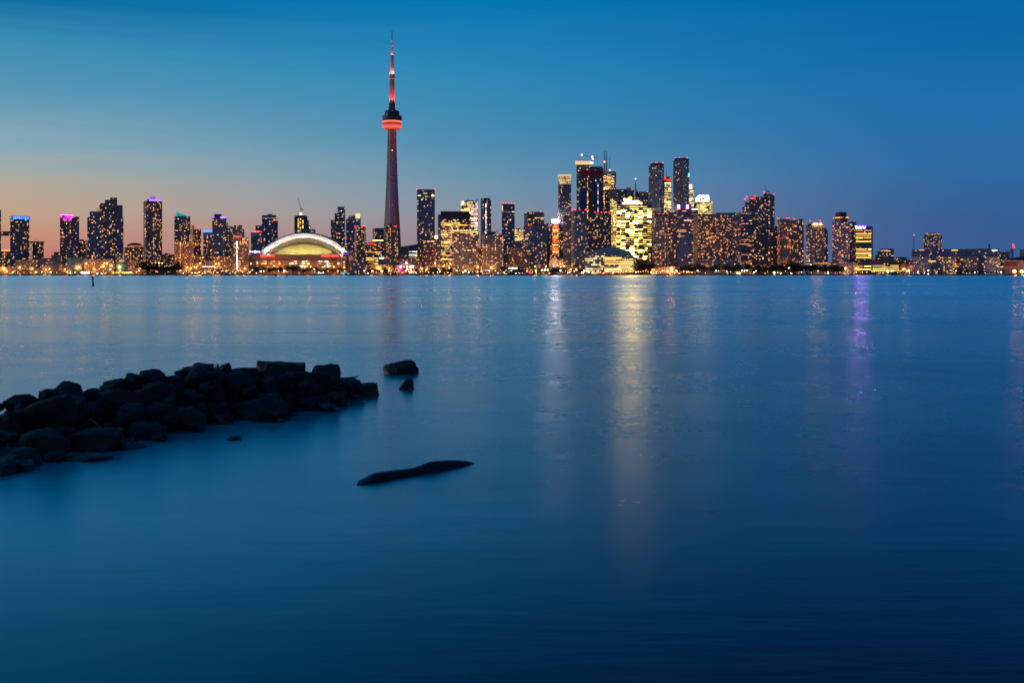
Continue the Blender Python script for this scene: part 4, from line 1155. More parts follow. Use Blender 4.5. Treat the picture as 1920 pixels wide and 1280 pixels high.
# red floodlights stand on the ledges and shine up the shafts
for py0, py1, rr, pw, cc in ((193, 150, 8.2, 130e3, (1, .04, .025)), (141, 110, 5.6, 55e3, (1, .12, .09)), (105.5, 95, 4.4, 8e3, (1, .14, .11)), (93.5, 60, 3.2, 9e3, (1, .10, .10))):
    for a in (-150, -90, -30, 90):
        q = Vector((math.cos(R(a)), math.sin(R(a)), 0)) * rr * TP
        spot('floodlight', (q.x, q.y, tz(py0)), (q.x * .35, q.y * .35, tz(py0 + (py1 - py0) * .5)), pw, cc, 60, .8, tower)

# ------------------------------------------------------------------ the domed stadium
SY = 2480.0
stx = X(566, SY); saz = math.atan2(stx, SY)
stad = empty('stadium', (stx, SY, G), -saz)
tag(stad, 'domed stadium with floodlit white arched roof and two red lit name signs', 'stadium')
SP = SY / F * math.cos(saz)
def su(px): return (px - 566) * SP
def sh(py): return Z(py, SY) - G
white_m = plain('roof_white', (.78, .76, .72), .55, 0, .04, .02)
def arc_shell(name, cx, hw0, yb, ya, hw1, yb1, ya1, y0, y1, mat, e=.9, n=40, cx1=None):
    """a strip between two arches, from (half width, foot, crown) at depth y0 to those at depth y1"""
    mb = MB()
    cx1 = cx if cx1 is None else cx1
    def pt(t, hw, b, a, c): 
        x = math.cos(math.pi * (1 - t))
        return su(c + hw * x), sh(b) + (sh(a) - sh(b)) * (1 - abs(x) ** 2.05) ** e
    for i in range(n):
        t0, t1 = i / n, (i + 1) / n
        q = []
        for t, hw, b, a, y, c in ((t0, hw0, yb, ya, y0, cx), (t1, hw0, yb, ya, y0, cx), (t1, hw1, yb1, ya1, y1, cx1), (t0, hw1, yb1, ya1, y1, cx1)):
            x, z = pt(t, hw, b, a, c); q.append((x, y, z))
        mb.face(q, [(p[0], p[2]) for p in q])
    return mb.build(name, mat, stad, smooth=False)
mb = MB()
pl = [(su(466), 30), (su(470), -8), (su(488), -32), (su(516), -44), (su(600), -46), (su(640), -38), (su(655), -18), (su(662), 20), (su(640), 120), (su(490), 120)]
mb.prism(pl, 0, sh(478)); mb.build('wall', plain('stadium_concrete', (.36, .24, .18), .85, 0, .2, .03), stad)
mb = MB(); mb.prism([(x * 1.005, y * 1.01 - .4) for x, y in pl], sh(489), sh(486.5)); mb.build('ledge', plain('stadium_ledge', (.20, .15, .15), .85), stad)
arc_shell('roof', 574, 87, 474.5, 436, 82, 476, 438, -14, 80, plain('roof_grey', (.42, .42, .46), .6), e=.95, cx1=577)
arc_shell('roof_rim', 572.5, 84, 475.5, 438.2, 87, 474.5, 436, -20, -14, plain('roof_grey', (.42, .42, .46), .6), e=.95)
arc_shell('roof_arch', 571.5, 73, 477.6, 446.5, 84, 475.5, 438.2, -29, -20.5, white_m, e=.95)
arc_shell('roof_edge', 571, 72.2, 477.8, 447.4, 73, 477.6, 446.5, -28, -29, plain('edge_dark', (.10, .09, .08), .8), e=.95)
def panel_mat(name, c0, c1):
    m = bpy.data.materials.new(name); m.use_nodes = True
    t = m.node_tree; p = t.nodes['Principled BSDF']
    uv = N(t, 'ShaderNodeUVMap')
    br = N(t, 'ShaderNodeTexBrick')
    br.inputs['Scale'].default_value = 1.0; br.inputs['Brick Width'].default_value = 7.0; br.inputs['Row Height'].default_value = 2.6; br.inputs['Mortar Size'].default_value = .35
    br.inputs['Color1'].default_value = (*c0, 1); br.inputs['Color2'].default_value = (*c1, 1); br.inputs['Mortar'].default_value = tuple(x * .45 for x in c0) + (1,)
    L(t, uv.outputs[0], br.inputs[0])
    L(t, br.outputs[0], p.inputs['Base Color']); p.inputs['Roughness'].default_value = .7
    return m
arc_shell('roof_panel', 570.5, 62, 478, 457.4, 72.2, 477.8, 447.8, -22, -13, panel_mat('lattice_olive', (.36, .30, .20), (.28, .24, .16)), e=.95)
arc_shell('roof_edge', 570.5, 61, 478, 458.6, 62, 478, 457.4, -21, -22, plain('edge_dark', (.10, .09, .08), .8), e=.95)
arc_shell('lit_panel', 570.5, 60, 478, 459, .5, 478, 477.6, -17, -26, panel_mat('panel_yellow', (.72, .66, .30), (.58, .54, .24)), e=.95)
red_sign = glow('sign_red', (1, .10, .07), 4.2, False)
board = glow('sign_board_red', (.8, .0, .01), .55, False)
for x0, x1 in ((490.5, 515.5), (602.5, 634)):
    yy = -45.6 if x0 < 500 else -46.8
    m_ = (x0 + x1) / 2
    o = text_mesh('sign_lettering', 'ROGERS CENTRE', su(x1) - su(x0), 4.1, red_sign)
    o.parent = stad; o.location = (su(m_), yy - 1.2, sh(480.2)); o.rotation_euler = (R(90), 0, 0)
    mb = MB(); mb.box(su(x0 - 1), su(x1 + 1), yy - .6, yy, sh(483), sh(477.4)); mb.build('sign_board', board, stad)
mb = MB(); mb.prism([(su(468), -24), (su(480), -36), (su(490), -40), (su(490), -30), (su(470), -12)], sh(476.5), sh(473)); mb.build('purple_terrace', glow('terrace_violet', (.12, .04, .75), .35, False), stad)
for x, s_ in ((471.5, 1.4), (475, 1.2), (480.2, 2.6), (484.5, 1.2), (487.5, 1.3)):
    link_mesh('terrace_lamp', unit_ball(glow('lamp_ice', (.75, .72, 1), 6.0, False)), stad, (su(x), -40.5, sh(473)), 0, (s_,) * 3)
mb = MB(); mb.box(su(640.5), su(654), -44, -30, sh(478.6), sh(474.2)); mb.build('purple_beam', glow('beam_violet', (.16, .10, .80), .42, False), stad)
mb = MB(); mb.box(su(655), su(662.5), -26, 10, 0, sh(472.4)); mb.build('stair_tower', plain('stair_concrete', (.34, .22, .20), .85, 0, .2, .03), stad)
mb = MB(); mb.box(su(649.5), su(652), -47.5, -40, sh(505), sh(480)); mb.build('glass_strip', plain('blue_glass', (.01, .05, .20), .15), stad)
mb = MB(); mb.lathe([(.01, sh(470.6)), (su(569), sh(471)), (su(569.4), sh(478)), (.01, sh(479))], 16); mb.build('corner_ring', plain('ring_lilac', (.30, .26, .40), .6), stad, loc=(su(661.5), -12, 0))
rg = random.Random(8)
for (x0, x1, n, pal) in ((492, 526, 26, 'oaw'), (541, 578, 40, 'Www'), (594, 624, 22, 'awW')):
    for i in range(n):
        x = rg.uniform(x0, x1); y = rg.choice((490.4, 494.6, 498.8, 501)) + rg.uniform(-.3, .3)
        link_mesh('window', unit_box(wmat(rg.choice(pal))), stad, (su(x), -47.2 if 516 < x < 602 else -45.4, sh(y)), 0, (rg.uniform(2, 5), 3.6, 1.7))
for x in (484.5, 644.5):
    for i in range(5): link_mesh('window', unit_box(wmat('w')), stad, (su(x), -42, sh(491 + i * 2.3)), 0, (3.4, 9, 1.0))
mb = MB(); mb.face([(su(611), -50, sh(501)), (su(616), -50, sh(501)), (su(612.6), -49, sh(489))]); mb.face([(su(616), -50, sh(501)), (su(611), -50, sh(501)), (su(612.6), -49, sh(489))]); mb.face([(su(611), -50, sh(501)), (su(612.6), -49, sh(489)), (su(614.5), -44, sh(498))]); mb.face([(su(616), -50, sh(501)), (su(614.5), -44, sh(498)), (su(612.6), -49, sh(489))])
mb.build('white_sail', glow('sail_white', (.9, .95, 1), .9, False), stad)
for i in range(13):                                  # floodlights along the foot of the white arch
    t = (i + .5) / 13; x = 571.5 + 66 * math.cos(math.pi * (1 - t)); z = sh(478) + (sh(449) - sh(478)) * (1 - abs(math.cos(math.pi * t)) ** 2.05) ** .95
    xo = 571.5 + 79 * math.cos(math.pi * (1 - t)); zo = sh(476) + (sh(442) - sh(476)) * (1 - abs(math.cos(math.pi * t)) ** 2.05) ** .95
    spot('floodlight', (su(x), -48, z - 1), (su(xo), -24, zo), 62e3, (1, .86, .68), 75, 1, stad, 1.0)
for x in (520, 545, 570, 595, 620):
    spot('floodlight', (su(x), -44, sh(477)), (su(x * .75 + 570 * .25), -18, sh(465)), 34e3, (1, .86, .42), 110, 1, stad, 1.0)
for x in (478, 520, 532, 588, 630, 652):
    spot('floodlight', (su(x), -66, 7), (su(x), -40, 16), 17e3, (1, .36, .07), 120, 1, stad, .8)

# ------------------------------------------------------------------ the lit carousel pavilion at the foot of the tower
pv = empty('pavilion', (X(762, 2300), 2300, G), 0)
tag(pv, 'round pavilion with a glowing low-domed roof and white lamps, right of the tower foot', 'pavilion')
q = 2300 / F
def ph(py): return Z(py, 2300) - G
mb = MB(); mb.lathe([(17.5 * q, ph(499)), (16.5 * q, ph(497.5)), (9 * q, ph(494.8)), (.01, ph(493.4))], 24); mb.build('roof', glow('pav_roof', (1, .45, .38), .45, False), pv)
mb = MB(); mb.lathe([(15.5 * q, 0), (15.5 * q, ph(499))], 24); mb.build('wall', plain('pav_wall', (.30, .10, .08), .7), pv)
for i, (x, c, s_) in enumerate(((-14, 'r', 2.4), (-9, 'W', 2.0), (-3, 'W', 1.4), (3, 'W', 2.0), (9, 'W', 2.6), (13, 'W', 2.4))):
    link_mesh('lamp', unit_ball(wmat(c)), pv, (x * q, -16.5 * q, ph(500.5)), 0, (s_,) * 3)
for i in range(26):
    x = rg.uniform(-17, 17)
    link_mesh('bulb', unit_ball(wmat('rrrrmrp'[rg.randrange(7)] if x < -2 else 'wwoaW'[rg.randrange(5)])), pv, (x * q, -17.2 * q, ph(rg.uniform(504, 512))), 0, (rg.uniform(.8, 1.6),) * 3)
link_mesh('finial', unit_ball(glow('orange_lamp', (1, .34, .09), 80, False)), pv, (0, 0, ph(493)), 0, (1.6,) * 3)

# ------------------------------------------------------------------ cranes
def crane(label, px, Y, base, masttop, tip, tail=None, c=(.20, .14, .14), rr=.8):
    r = empty('tower_crane', (X(px, Y), Y, Z(base, Y)))
    tag(r, label, 'crane')
    q = Y / F
    m_ = plain('crane_%d' % int(c[0] * 100), c, .6)
    h = (base - masttop) * q
    mb = MB()
    for dx, dy in ((-1, -1), (1, -1), (1, 1), (-1, 1)): mb.beam((dx * rr, dy * rr, -1), (dx * rr, dy * rr, h), .22)
    n = max(2, int(h / 3))
    for i in range(n):
        z0, z1 = h * i / n, h * (i + 1) / n
        s_ = 1 if i % 2 else -1
        mb.beam((-rr * s_, -rr, z0), (rr * s_, -rr, z1), .16); mb.beam((-rr * s_, rr, z0), (rr * s_, rr, z1), .16)
    mb.build('mast', m_, r)
    tipp = Vector(((tip[0] - px) * q, 0, (base - tip[1]) * q)); org = Vector((0, 0, h))
    def truss(name, a, b):
        mb = MB(); up = Vector((0, 0, 1.3))
        mb.beam(a + Vector((0, -.7, 0)), b + Vector((0, -.4, 0)), .3); mb.beam(a + Vector((0, .7, 0)), b + Vector((0, .4, 0)), .3); mb.beam(a + up, b + up * .5, .3)
        n = 12
        for i in range(n):
            p, p2 = a.lerp(b, i / n), a.lerp(b, (i + 1) / n)
            mb.beam(p + Vector((0, -.6, 0)), p2 + up * .8, .16)
        return mb.build(name, m_, r)
    truss('jib', org, tipp)
    d = (tipp - org).normalized()
    tl = org - Vector((d.x, 0, d.z * .2)).normalized() * (tail or 9)
    truss('counter_jib', org, tl)
    mb = MB(); mb.box(tl.x - 1.5, tl.x + 1.5, -1.2, 1.2, tl.z - 1.8, tl.z + .6); mb.build('counterweight', plain('concrete', (.32, .30, .28)), r)
    mb = MB(); mb.box(-1.3, 1.3, -2.4, -.6, h - 1.6, h + 1.2); mb.build('cab', plain('cab_white', (.4, .4, .4), .5), r)
    return r, tipp, org
r_, tp, og = crane('small crane with a steep raised jib on the unfinished tower behind the stadium', 564.5, 2750, 404.5, 391, (558.6, 371), 5)
link_mesh('work_lamp', unit_ball(glow('work_white', (1, .9, .75), 10, False)), r_, (0, -3, 4.5), 0, (2.4,) * 3)
r_, tp, og = crane('red-lit crane reaching left above the dark unfinished tower', 1111, 2790, 313.5, 296, (1091, 290.5), 10, (.14, .06, .10), 1.2)
for p_ in (tp, og + Vector((-1, -2, 2)), og + Vector((1, -2, -3))): link_mesh('lamp', unit_ball(glow('pink_lamp', (1, .25, .3), 7, False)), r_, p_, 0, (2.2,) * 3)
crane('thin crane with a raised jib on the roof of the dark condo pair at right', 1438, 2555, 364, 358.5, (1434, 348.5), 5, (.10, .12, .16), .7)
crane('tiny crane with a flat jib on the banded balcony condo roof', 929, 2365, 440, 436, (935, 431.5), 4, (.12, .10, .11), .6)

# ------------------------------------------------------------------ masts at the right
r_ = empty('radio_mast', (X(1713.5, 2700), 2700, G)); tag(r_, 'hair-thin lattice mast with a red lamp left of the pinkish tower', 'mast')
mb = MB(); h = Z(441, 2700) - G
for a in range(3): mb.beam((1.6 * math.cos(a * 2.09), 1.6 * math.sin(a * 2.09), 0), (.5 * math.cos(a * 2.09), .5 * math.sin(a * 2.09), h), .25)
for i in range(20): mb.beam((1.2, -.4, h * i / 20), (-1.0, -.4, h * (i + 1) / 20), .16)
mb.build('lattice', plain('mast_red', (.30, .16, .16), .6), r_)
link_mesh('beacon', unit_ball(glow('pink_dim', (1, .3, .3), 1.5, False)), r_, (0, -1, h + .5), 0, (1.5,) * 3)
r_ = empty('conveyor_gantry', (X(1899, 2440), 2440, G)); tag(r_, 'lattice gantry with a bright red top lamp above the conveyor shed at right', 'gantry')
mb = MB(); h = Z(459, 2440) - G; q = 2440 / F
for dx, w in ((-7, 1.4), (5, -1.0)): mb.beam((dx * q, 0, 0), (w * q, 0, h), .6); mb.beam((dx * q, 5, 0), (w * q, 5, h), .6)
for i in range(8):
    k0, k1 = i / 8, (i + 1) / 8
    mb.beam(((-7 + 8.4 * k0) * q, 0, h * k0), ((5 - 6 * k1) * q, 0, h * k1), .35); mb.beam(((5 - 6 * k0) * q, 0, h * k0), ((-7 + 8.4 * k1) * q, 0, h * k1), .35)
mb.build('frame', plain('gantry_steel', (.22, .14, .18), .6), r_)
mb = MB(); mb.beam((-1 * q, 2, h * .9), (-14 * q, 2, h * .35), 1.3); mb.build('conveyor', plain('gantry_steel', (.22, .14, .18), .6), r_)
link_mesh('beacon', unit_ball(RED), r_, (.5, -2, h * .93), 0, (2.6,) * 3); link_mesh('beacon', unit_ball(RED), r_, (0, -1, h), 0, (1.5,) * 3)

# ------------------------------------------------------------------ trees on the quay
def leaf_mat(name, c):
    m = bpy.data.materials.new(name); m.use_nodes = True
    t = m.node_tree; p = t.nodes['Principled BSDF']
    oi = N(t, 'ShaderNodeTexCoord'); n = N(t, 'ShaderNodeTexNoise'); n.inputs['Scale'].default_value = .6
    L(t, oi.outputs['Object'], n.inputs[0])
    L(t, mix_node(t, n.outputs['Fac'], tuple(v * .5 for v in c), tuple(v * 1.6 for v in c)), p.inputs['Base Color']); p.inputs['Roughness'].default_value = .8
    return m
LEAF = leaf_mat('leaves_dark', (.030, .045, .022)); BARK = plain('bark', (.05, .04, .03), .9)
def tree_meshes(seed):
    rg = random.Random(seed)
    tr = MB(); tr.beam((0, 0, -.3), (.15, .1, 3.2), .28, 7, .2)
    tips = []
    for i in range(6):
        a = i * 1.05 + rg.random(); e = Vector((math.cos(a) * rg.uniform(1.2, 2.4), math.sin(a) * rg.uniform(1.2, 2.4), rg.uniform(4.6, 7.0)))
        tr.beam((.12, .08, 2.2 + .2 * i), e, .14, 5, .05); tips.append(e)
    cr = MB()
    cl = [(Vector((rg.uniform(-2.4, 2.4), rg.uniform(-2.4, 2.4), rg.uniform(3.4, 8.4))), rg.uniform(1.0, 1.9)) for _ in range(15)]
    cl += [(t, 1.4) for t in tips]
    for c, r in cl:
        if (c.x ** 2 + c.y ** 2) ** .5 > 3.4 - abs(c.z - 5.5) * .45: c = Vector((c.x * .6, c.y * .6, c.z))
        for _ in range(34):
            d = Vector((rg.gauss(0, 1), rg.gauss(0, 1), rg.gauss(0, .8))).normalized() * r * rg.uniform(.55, 1.05)
            p = c + d; s_ = rg.uniform(.22, .48)
            u = Vector((rg.gauss(0, 1), rg.gauss(0, 1), rg.gauss(0, 1))).normalized(); w = u.orthogonal().normalized()
            cr.face([p - u * s_, p + w * s_ * .6, p + u * s_, p - w * s_ * .6])
    return tr.mesh('trunk', BARK), cr.mesh('crown', LEAF)
TREES = [tree_meshes(i) for i in range(4)]
ORD = ['leftmost', 'second', 'third', 'fourth', 'fifth', 'sixth', 'seventh', 'eighth', 'ninth', 'tenth', 'eleventh', 'twelfth', 'thirteenth', 'fourteenth', 'fifteenth', 'sixteenth', 'seventeenth', 'eighteenth']
def ordinal(i): return ORD[i] if i < len(ORD) else 'number %d' % i
rt = random.Random(21)
def grove(x0, x1, n, y0, y1, Y, where):
    xs = sorted(x0 + (x1 - x0) * (i + rt.uniform(.2, .8)) / n for i in range(n))
    for i, x in enumerate(xs):
        yy = Y + rt.uniform(-12, 12)
        h = (Z(rt.uniform(y0, y1), yy) - G)
        k = rt.randrange(4)
        s_ = h / 9.2
        r = empty('tree', (X(x, yy), yy, G), rt.uniform(0, 6.28))
        wd = s_ * rt.uniform(1.05, 1.5)
        r.scale = (wd, wd, s_)
        tag(r, ('%s tree %s' % (ordinal(i) if i == 0 else ordinal(i) + ' from left', where)) if i < n - 1 or n < 3 else 'rightmost tree ' + where, 'tree', 'quay trees ' + where)
        link_mesh('trunk', TREES[k][0], r); link_mesh('crown', TREES[k][1], r)
grove(264, 336, 9, 488, 499, 2240, 'in the dark grove below the slim purple-crowned tower')
grove(470, 534, 7, 497, 502, 2240, 'in the row in front of the stadium, left half')
grove(536, 560, 3, 494, 497, 2235, 'of the tall clump before the stadium middle')
grove(566, 640, 8, 500, 505, 2245, 'in the low row in front of the stadium, right half')
grove(690, 730, 5, 502, 506, 2250, 'below the red-signed office')
grove(800, 850, 6, 502, 506, 2250, 'below the highway lamps')
grove(985, 1095, 12, 502, 507, 2250, 'before the long brick quay hall')
grove(1192, 1224, 5, 491, 496, 2290, 'before the dark drum below the yellow office')
grove(1268, 1335, 10, 493, 502, 2260, 'in the dark grove left of the brown hotel middle')
grove(1335, 1405, 10, 490, 501, 2260, 'in the dark grove right of the brown hotel middle')
grove(1405, 1475, 10, 493, 502, 2260, 'below the crane-topped condo pair')
grove(1476, 1530, 9, 491, 498, 2255, 'in the tall dark bank left of the white lamp')
grove(1530, 1582, 9, 493, 502, 2255, 'in the dark bank left of the lit tour boat')
grove(1788, 1884, 10, 505, 509, 2260, 'along the quay below the long blue-topped block')

# ------------------------------------------------------------------ lamps along the shore
pole_mb = MB(); pole_mb.beam((0, 0, -1), (0, 0, 0), .12, 6)
POLE = pole_mb.mesh('pole', STEEL)
base_mb = MB(); base_mb.beam((0, 0, 0), (0, 0, .7), .3, 8, .2); BASE = base_mb.mesh('base', STEEL)
LC = {'o': ((1, .36, .06), 22), 'w': ((1, .72, .42), 22), 'W': ((1, .95, .85), 13), 'y': ((1, .85, .25), 18), 'r': ((1, .05, .05), 10), 'g': ((.3, 1, .75), 8), 'p': ((.5, .15, 1), 10)}
LN = {'o': 'orange', 'w': 'warm white', 'W': 'cold white', 'y': 'yellow', 'r': 'red', 'g': 'green', 'p': 'violet'}
def lamp(px, py, c, r, Y, label, group, light=0):
    cc, st = LC[c]
    mt = glow('lamp_' + c, cc, st, False)
    if r > 2.1 or (c == 'o' and 1240 < px < 1265): mt = glow('lamp_fierce', (1, .24, .015), 60, False) if px > 1800 else glow('lamp_deep', (1, .15, .03), 420, False)
    h = Z(py, Y) - G
    root = empty('street_lamp', (X(px, Y), Y, G))
    tag(root, label, 'street lamp', group)
    link_mesh('base', BASE, root)
    link_mesh('pole', POLE, root, (0, 0, h), 0, (1, 1, h))
    link_mesh('lamp_globe', unit_ball(mt), root, (0, 0, max(h, .9)), 0, (r, r, r))
    if light:
        l = bpy.data.lights.new('lamp_light', 'POINT'); l.energy = light; l.color = (1, .36, .07) if c == 'o' else cc; l.shadow_soft_size = 3.0
        lo = bpy.data.objects.new('lamp_light', l); lo.parent = root; lo.location = (0, -3.8, max(h, 5)); col.objects.link(lo)
rl = random.Random(5)
NAMED = [(12.5, 508.5, 'o', 1.9, 'large glaring orange lamp, first from the left frame edge'), (67, 510, 'o', 1.9, 'large glaring orange lamp, second from the left frame edge'),
         (94.5, 510, 'o', 1.6, 'orange lamp low on the quay, lower of a stacked pair at far left'), (93, 504, 'o', 1.4, 'orange lamp, upper of a stacked pair at far left'),
         (126, 510, 'o', 1.2, 'orange lamp on the quay left of the white pavilion strip'), (132, 512, 'W', 1.2, 'small white lamp beside the white pavilion strip'),
         (162, 494, 'o', 1.4, 'high orange lamp over the teal glass block'), (177, 504.5, 'o', 1.5, 'orange lamp right of the white pavilion strip'),
         (200.5, 493.5, 'o', 1.5, 'high orange lamp, left of two under the stepped tower'), (210, 498.5, 'o', 1.5, 'high orange lamp, right of two under the stepped tower'),
         (207, 505, 'y', 1.6, 'yellow lamp under the stepped tower'), (182.5, 513, 'W', 1.7, 'big white lamp at the waterline, left of two near the pile'), (190.5, 513, 'W', 1.7, 'big white lamp at the waterline, right of two near the pile'),
         (260.5, 507.5, 'W', 1.6, 'white lamp before the dark trees below the domed block'), (292.5, 508.5, 'r', 2.0, 'large red lamp below the white-stripped dark hall'),
         (298, 493.5, 'o', 1.4, 'high orange lamp, left of two above the white-stripped hall'), (304, 493.5, 'o', 1.4, 'high orange lamp, right of two above the white-stripped hall'),
         (357.5, 502.5, 'o', 1.6, 'orange lamp left of the amber market hall'), (368.5, 501, 'o', 1.5, 'orange lamp over the left of the amber market hall'),
         (375.5, 493.5, 'o', 1.5, 'high orange lamp over the amber market hall, left of three'), (404.5, 494.4, 'o', 1.5, 'high orange lamp over the amber market hall, middle of three'), (410, 494.2, 'o', 1.5, 'high orange lamp over the amber market hall, right of three'),
         (444.5, 506, 'r', 2.0, 'red lamp beneath the string of lamps left of the stadium'), (461.5, 505, 'r', 1.9, 'red lamp just left of the stadium trees'), (470.5, 494.3, 'o', 1.6, 'orange lamp at the left corner of the stadium'),
         (473.2, 506, 'g', 1.5, 'small green lamp before the stadium trees'), (488.8, 508.5, 'y', 1.9, 'yellow lamp before the left stadium trees'), (533, 507.6, 'y', 2.1, 'pale yellow lamp at the tall tree clump before the stadium'),
         (498, 494, 'o', 1.6, 'orange lamp on the stadium front under the left red sign'), (524, 494.3, 'o', 1.7, 'orange lamp left of the stadium centre windows'), (579, 494.5, 'o', 1.7, 'orange lamp right of the stadium centre windows'),
         (582.5, 500, 'o', 1.5, 'lower orange lamp right of the stadium centre windows'), (634.5, 494, 'o', 2.0, 'large orange lamp under the right red sign of the stadium'), (626, 500.4, 'o', 1.8, 'orange lamp right of the white sail at the stadium'), (645.5, 501, 'o', 1.7, 'orange lamp at the right corner of the stadium'),
         (597.8, 511.3, 'W', 2.1, 'brightest white lamp at the waterline before the stadium'), (606.5, 511, 'W', 1.6, 'white lamp right of the brightest one before the stadium'), (589.5, 505, 'W', 1.5, 'white lamp above the brightest one before the stadium'),
         (697.5, 508, 'o', 1.6, 'orange lamp below the red-signed office'), (715.5, 508, 'y', 2.1, 'large yellow lamp left of the tower foot'),
         (816, 493.3, 'o', 1.9, 'tall highway lamp, left of three right of the tower'), (832, 499, 'o', 1.7, 'low highway lamp, middle of three right of the tower'), (844, 494, 'o', 2.0, 'tall highway lamp, right of three right of the tower'), (842.5, 502, 'o', 1.7, 'low orange lamp beneath the right highway lamp'),
         (822.5, 504.5, 'o', 1.4, 'orange lamp below the middle highway lamp'), (799.5, 504.5, 'o', 1.4, 'orange lamp right of the round pavilion'),
         (879, 510, 'W', 1.8, 'bright white lamp before the amber kiosk'), (872.5, 507.5, 'w', 1.6, 'warm lamp left of the amber kiosk'), (917, 507.5, 'W', 1.6, 'white lamp below the pale-shafted tower'),
         (1016.5, 506.5, 'w', 2.0, 'warm lamp before the brick quay hall, left of three'), (1021.5, 506, 'w', 2.0, 'warm lamp before the brick quay hall, middle of three'), (1027, 506, 'w', 2.0, 'warm lamp before the brick quay hall, right of three'),
         (1004.5, 508, 'y', 1.6, 'yellow lamp left of the three warm lamps at the brick hall'), (993, 510.5, 'r', 2.0, 'red lamp cluster left of the yellow lamp at the brick hall'),
         (1051, 507.5, 'y', 1.8, 'yellow lamp below the white-signed slim tower'), (1064.5, 511.5, 'W', 1.4, 'white lamp at the waterline below the slim lattice-crowned tower'), (1071, 505.5, 'o', 1.9, 'orange lamp before the banded navy condo'),
         (1080.5, 505.5, 'o', 2.1, 'bright orange lamp before the banded navy condo'), (1091, 511.3, 'W', 1.7, 'white lamp at the waterline left of the green glass wing'), (1095.5, 507.5, 'w', 2.2, 'bright warm lamp at the corner of the green glass wing'),
         (1183, 503.8, 'o', 1.6, 'orange lamp right of the gridded yellow block'), (1212, 506, 'r', 1.6, 'red lamp right of the dark drum block'), (1251.5, 508.8, 'o', 2.0, 'orange lamp below the ribbed condos, left of two'), (1260, 508.8, 'o', 2.1, 'orange lamp below the ribbed condos, right of two'), (1268, 507, 'w', 1.5, 'warm lamp at the right of the ribbed condos'),
         (1308, 507.5, 'w', 1.5, 'warm lamp in the grove left of the hotel middle'), (1343, 507.5, 'w', 1.5, 'warm lamp in the grove below the hotel middle'), (1359, 498, 'W', 2.0, 'white lamp between trees below the brown hotel'),
         (1383, 512, 'y', 2.1, 'bright yellow lamp at the waterline right of the brown hotel'), (1386.5, 512.3, 'y', 1.8, 'second yellow lamp touching the bright one at the waterline'), (1391, 507.5, 'W', 1.6, 'white lamp below the crane-topped pair, first of three'), (1396, 507.3, 'W', 1.6, 'white lamp below the crane-topped pair, second of three'), (1401, 507.3, 'W', 1.8, 'white lamp below the crane-topped pair, third of three'), (1413.5, 510.6, 'W', 1.6, 'white lamp right of the three below the crane-topped pair'),
         (1451.5, 511, 'y', 2.7, 'star-bright yellow-white lamp at the waterline before dark trees'), (1464, 512, 'W', 1.5, 'small white lamp right of the star-bright one'), (1479, 502.3, 'W', 1.8, 'white lamp high among the dark trees at right'), (1521, 497, 'W', 2.2, 'white lamp above the dark tree bank'), (1552.5, 511.5, 'W', 2.4, 'bright white lamp at the waterline right of the dark tree bank'),
         (1585, 503.5, 'y', 1.8, 'yellow-green lamp over the lit tour boat'), (1603, 505.3, 'r', 1.6, 'red lamp below the blue-signed office'), (1635.5, 509, 'r', 1.6, 'reddish lamp left of the yellow striped hall'), (1664, 508, 'w', 1.8, 'warm lamp before the yellow striped hall'),
         (1704, 507.5, 'w', 2.0, 'warm lamp right of the yellow striped hall'), (1740.5, 507, 'W', 2.3, 'bright white lamp before the pale front of the long block'), (1708, 499.4, 'r', 1.8, 'red-orange lamp beside the long blue-topped block'), (1740.5, 516, 'W', 1.3, 'tiny white lamp at the water edge below the long block'),
         (1877, 510, 'W', 2.0, 'cold lamp at the right end of the long block'), (1883.5, 490.6, 'W', 1.4, 'small white lamp on the pale warehouse corner'),
         (1902, 509, 'o', 3.6, 'fierce orange floodlamp before the warehouse, left of two'), (1916, 509, 'o', 3.6, 'fierce orange floodlamp before the warehouse, right of two')]
for (x, y, c, r, lb) in NAMED:
    lamp(x, y, c, r * (.8 if x > 1895 else .5 if c == 'W' else .6), 2218 + rl.uniform(0, 14) if y > 500 else 2300, lb, 'lamps along the far shore', 70e3 if x > 1895 else 14e3 if c == 'o' else 5e3 if c in 'wy' else 0)
ADDED_INLAND = [(0, 240, 9, 'behind the low blocks at far left'), (240, 470, 12, 'behind the market hall and podium blocks'), (668, 985, 12, 'behind the low blocks right of the stadium'), (985, 1300, 10, 'behind the quay hall and ribbed condos'), (1300, 1720, 10, 'behind the dark groves at right')]  # extra street lamps at random spots, added to wash the lower facades orange
for (x0, x1, n, where) in ADDED_INLAND:
    for i in range(n):
        x = x0 + (x1 - x0) * (i + rl.uniform(.2, .8)) / n
        lamp(x, rl.uniform(499, 505), 'o', rl.uniform(.7, 1.0), rl.uniform(2285, 2325), 'added tall orange street lamp among those ' + where, 'added orange street lamps ' + where, 26e3)
SMALL = [(0, 150, 12, 'oow', 'at far left below the two leftmost towers'), (150, 262, 12, 'oowr', 'around the white pavilion strip and yellow arcade'), (330, 470, 34, 'ooowy', 'around the amber market hall'),
         (470, 660, 12, 'wwoW', 'along the stadium waterfront'), (660, 800, 16, 'wwoW', 'around the foot of the spire tower'), (800, 985, 24, 'wwWo', 'between the pavilion and the brick quay hall'),
         (985, 1100, 14, 'wWyo', 'along the brick quay hall'), (1100, 1225, 30, 'oooww', 'before the gridded yellow block'), (1225, 1300, 14, 'oow', 'at the foot of the ribbed condos'),
         (1300, 1580, 17, 'wWWo', 'along the dark groves at right'), (1580, 1710, 16, 'wwoy', 'before the yellow striped hall'), (1710, 1885, 10, 'WWw', 'along the quay of the long block')]
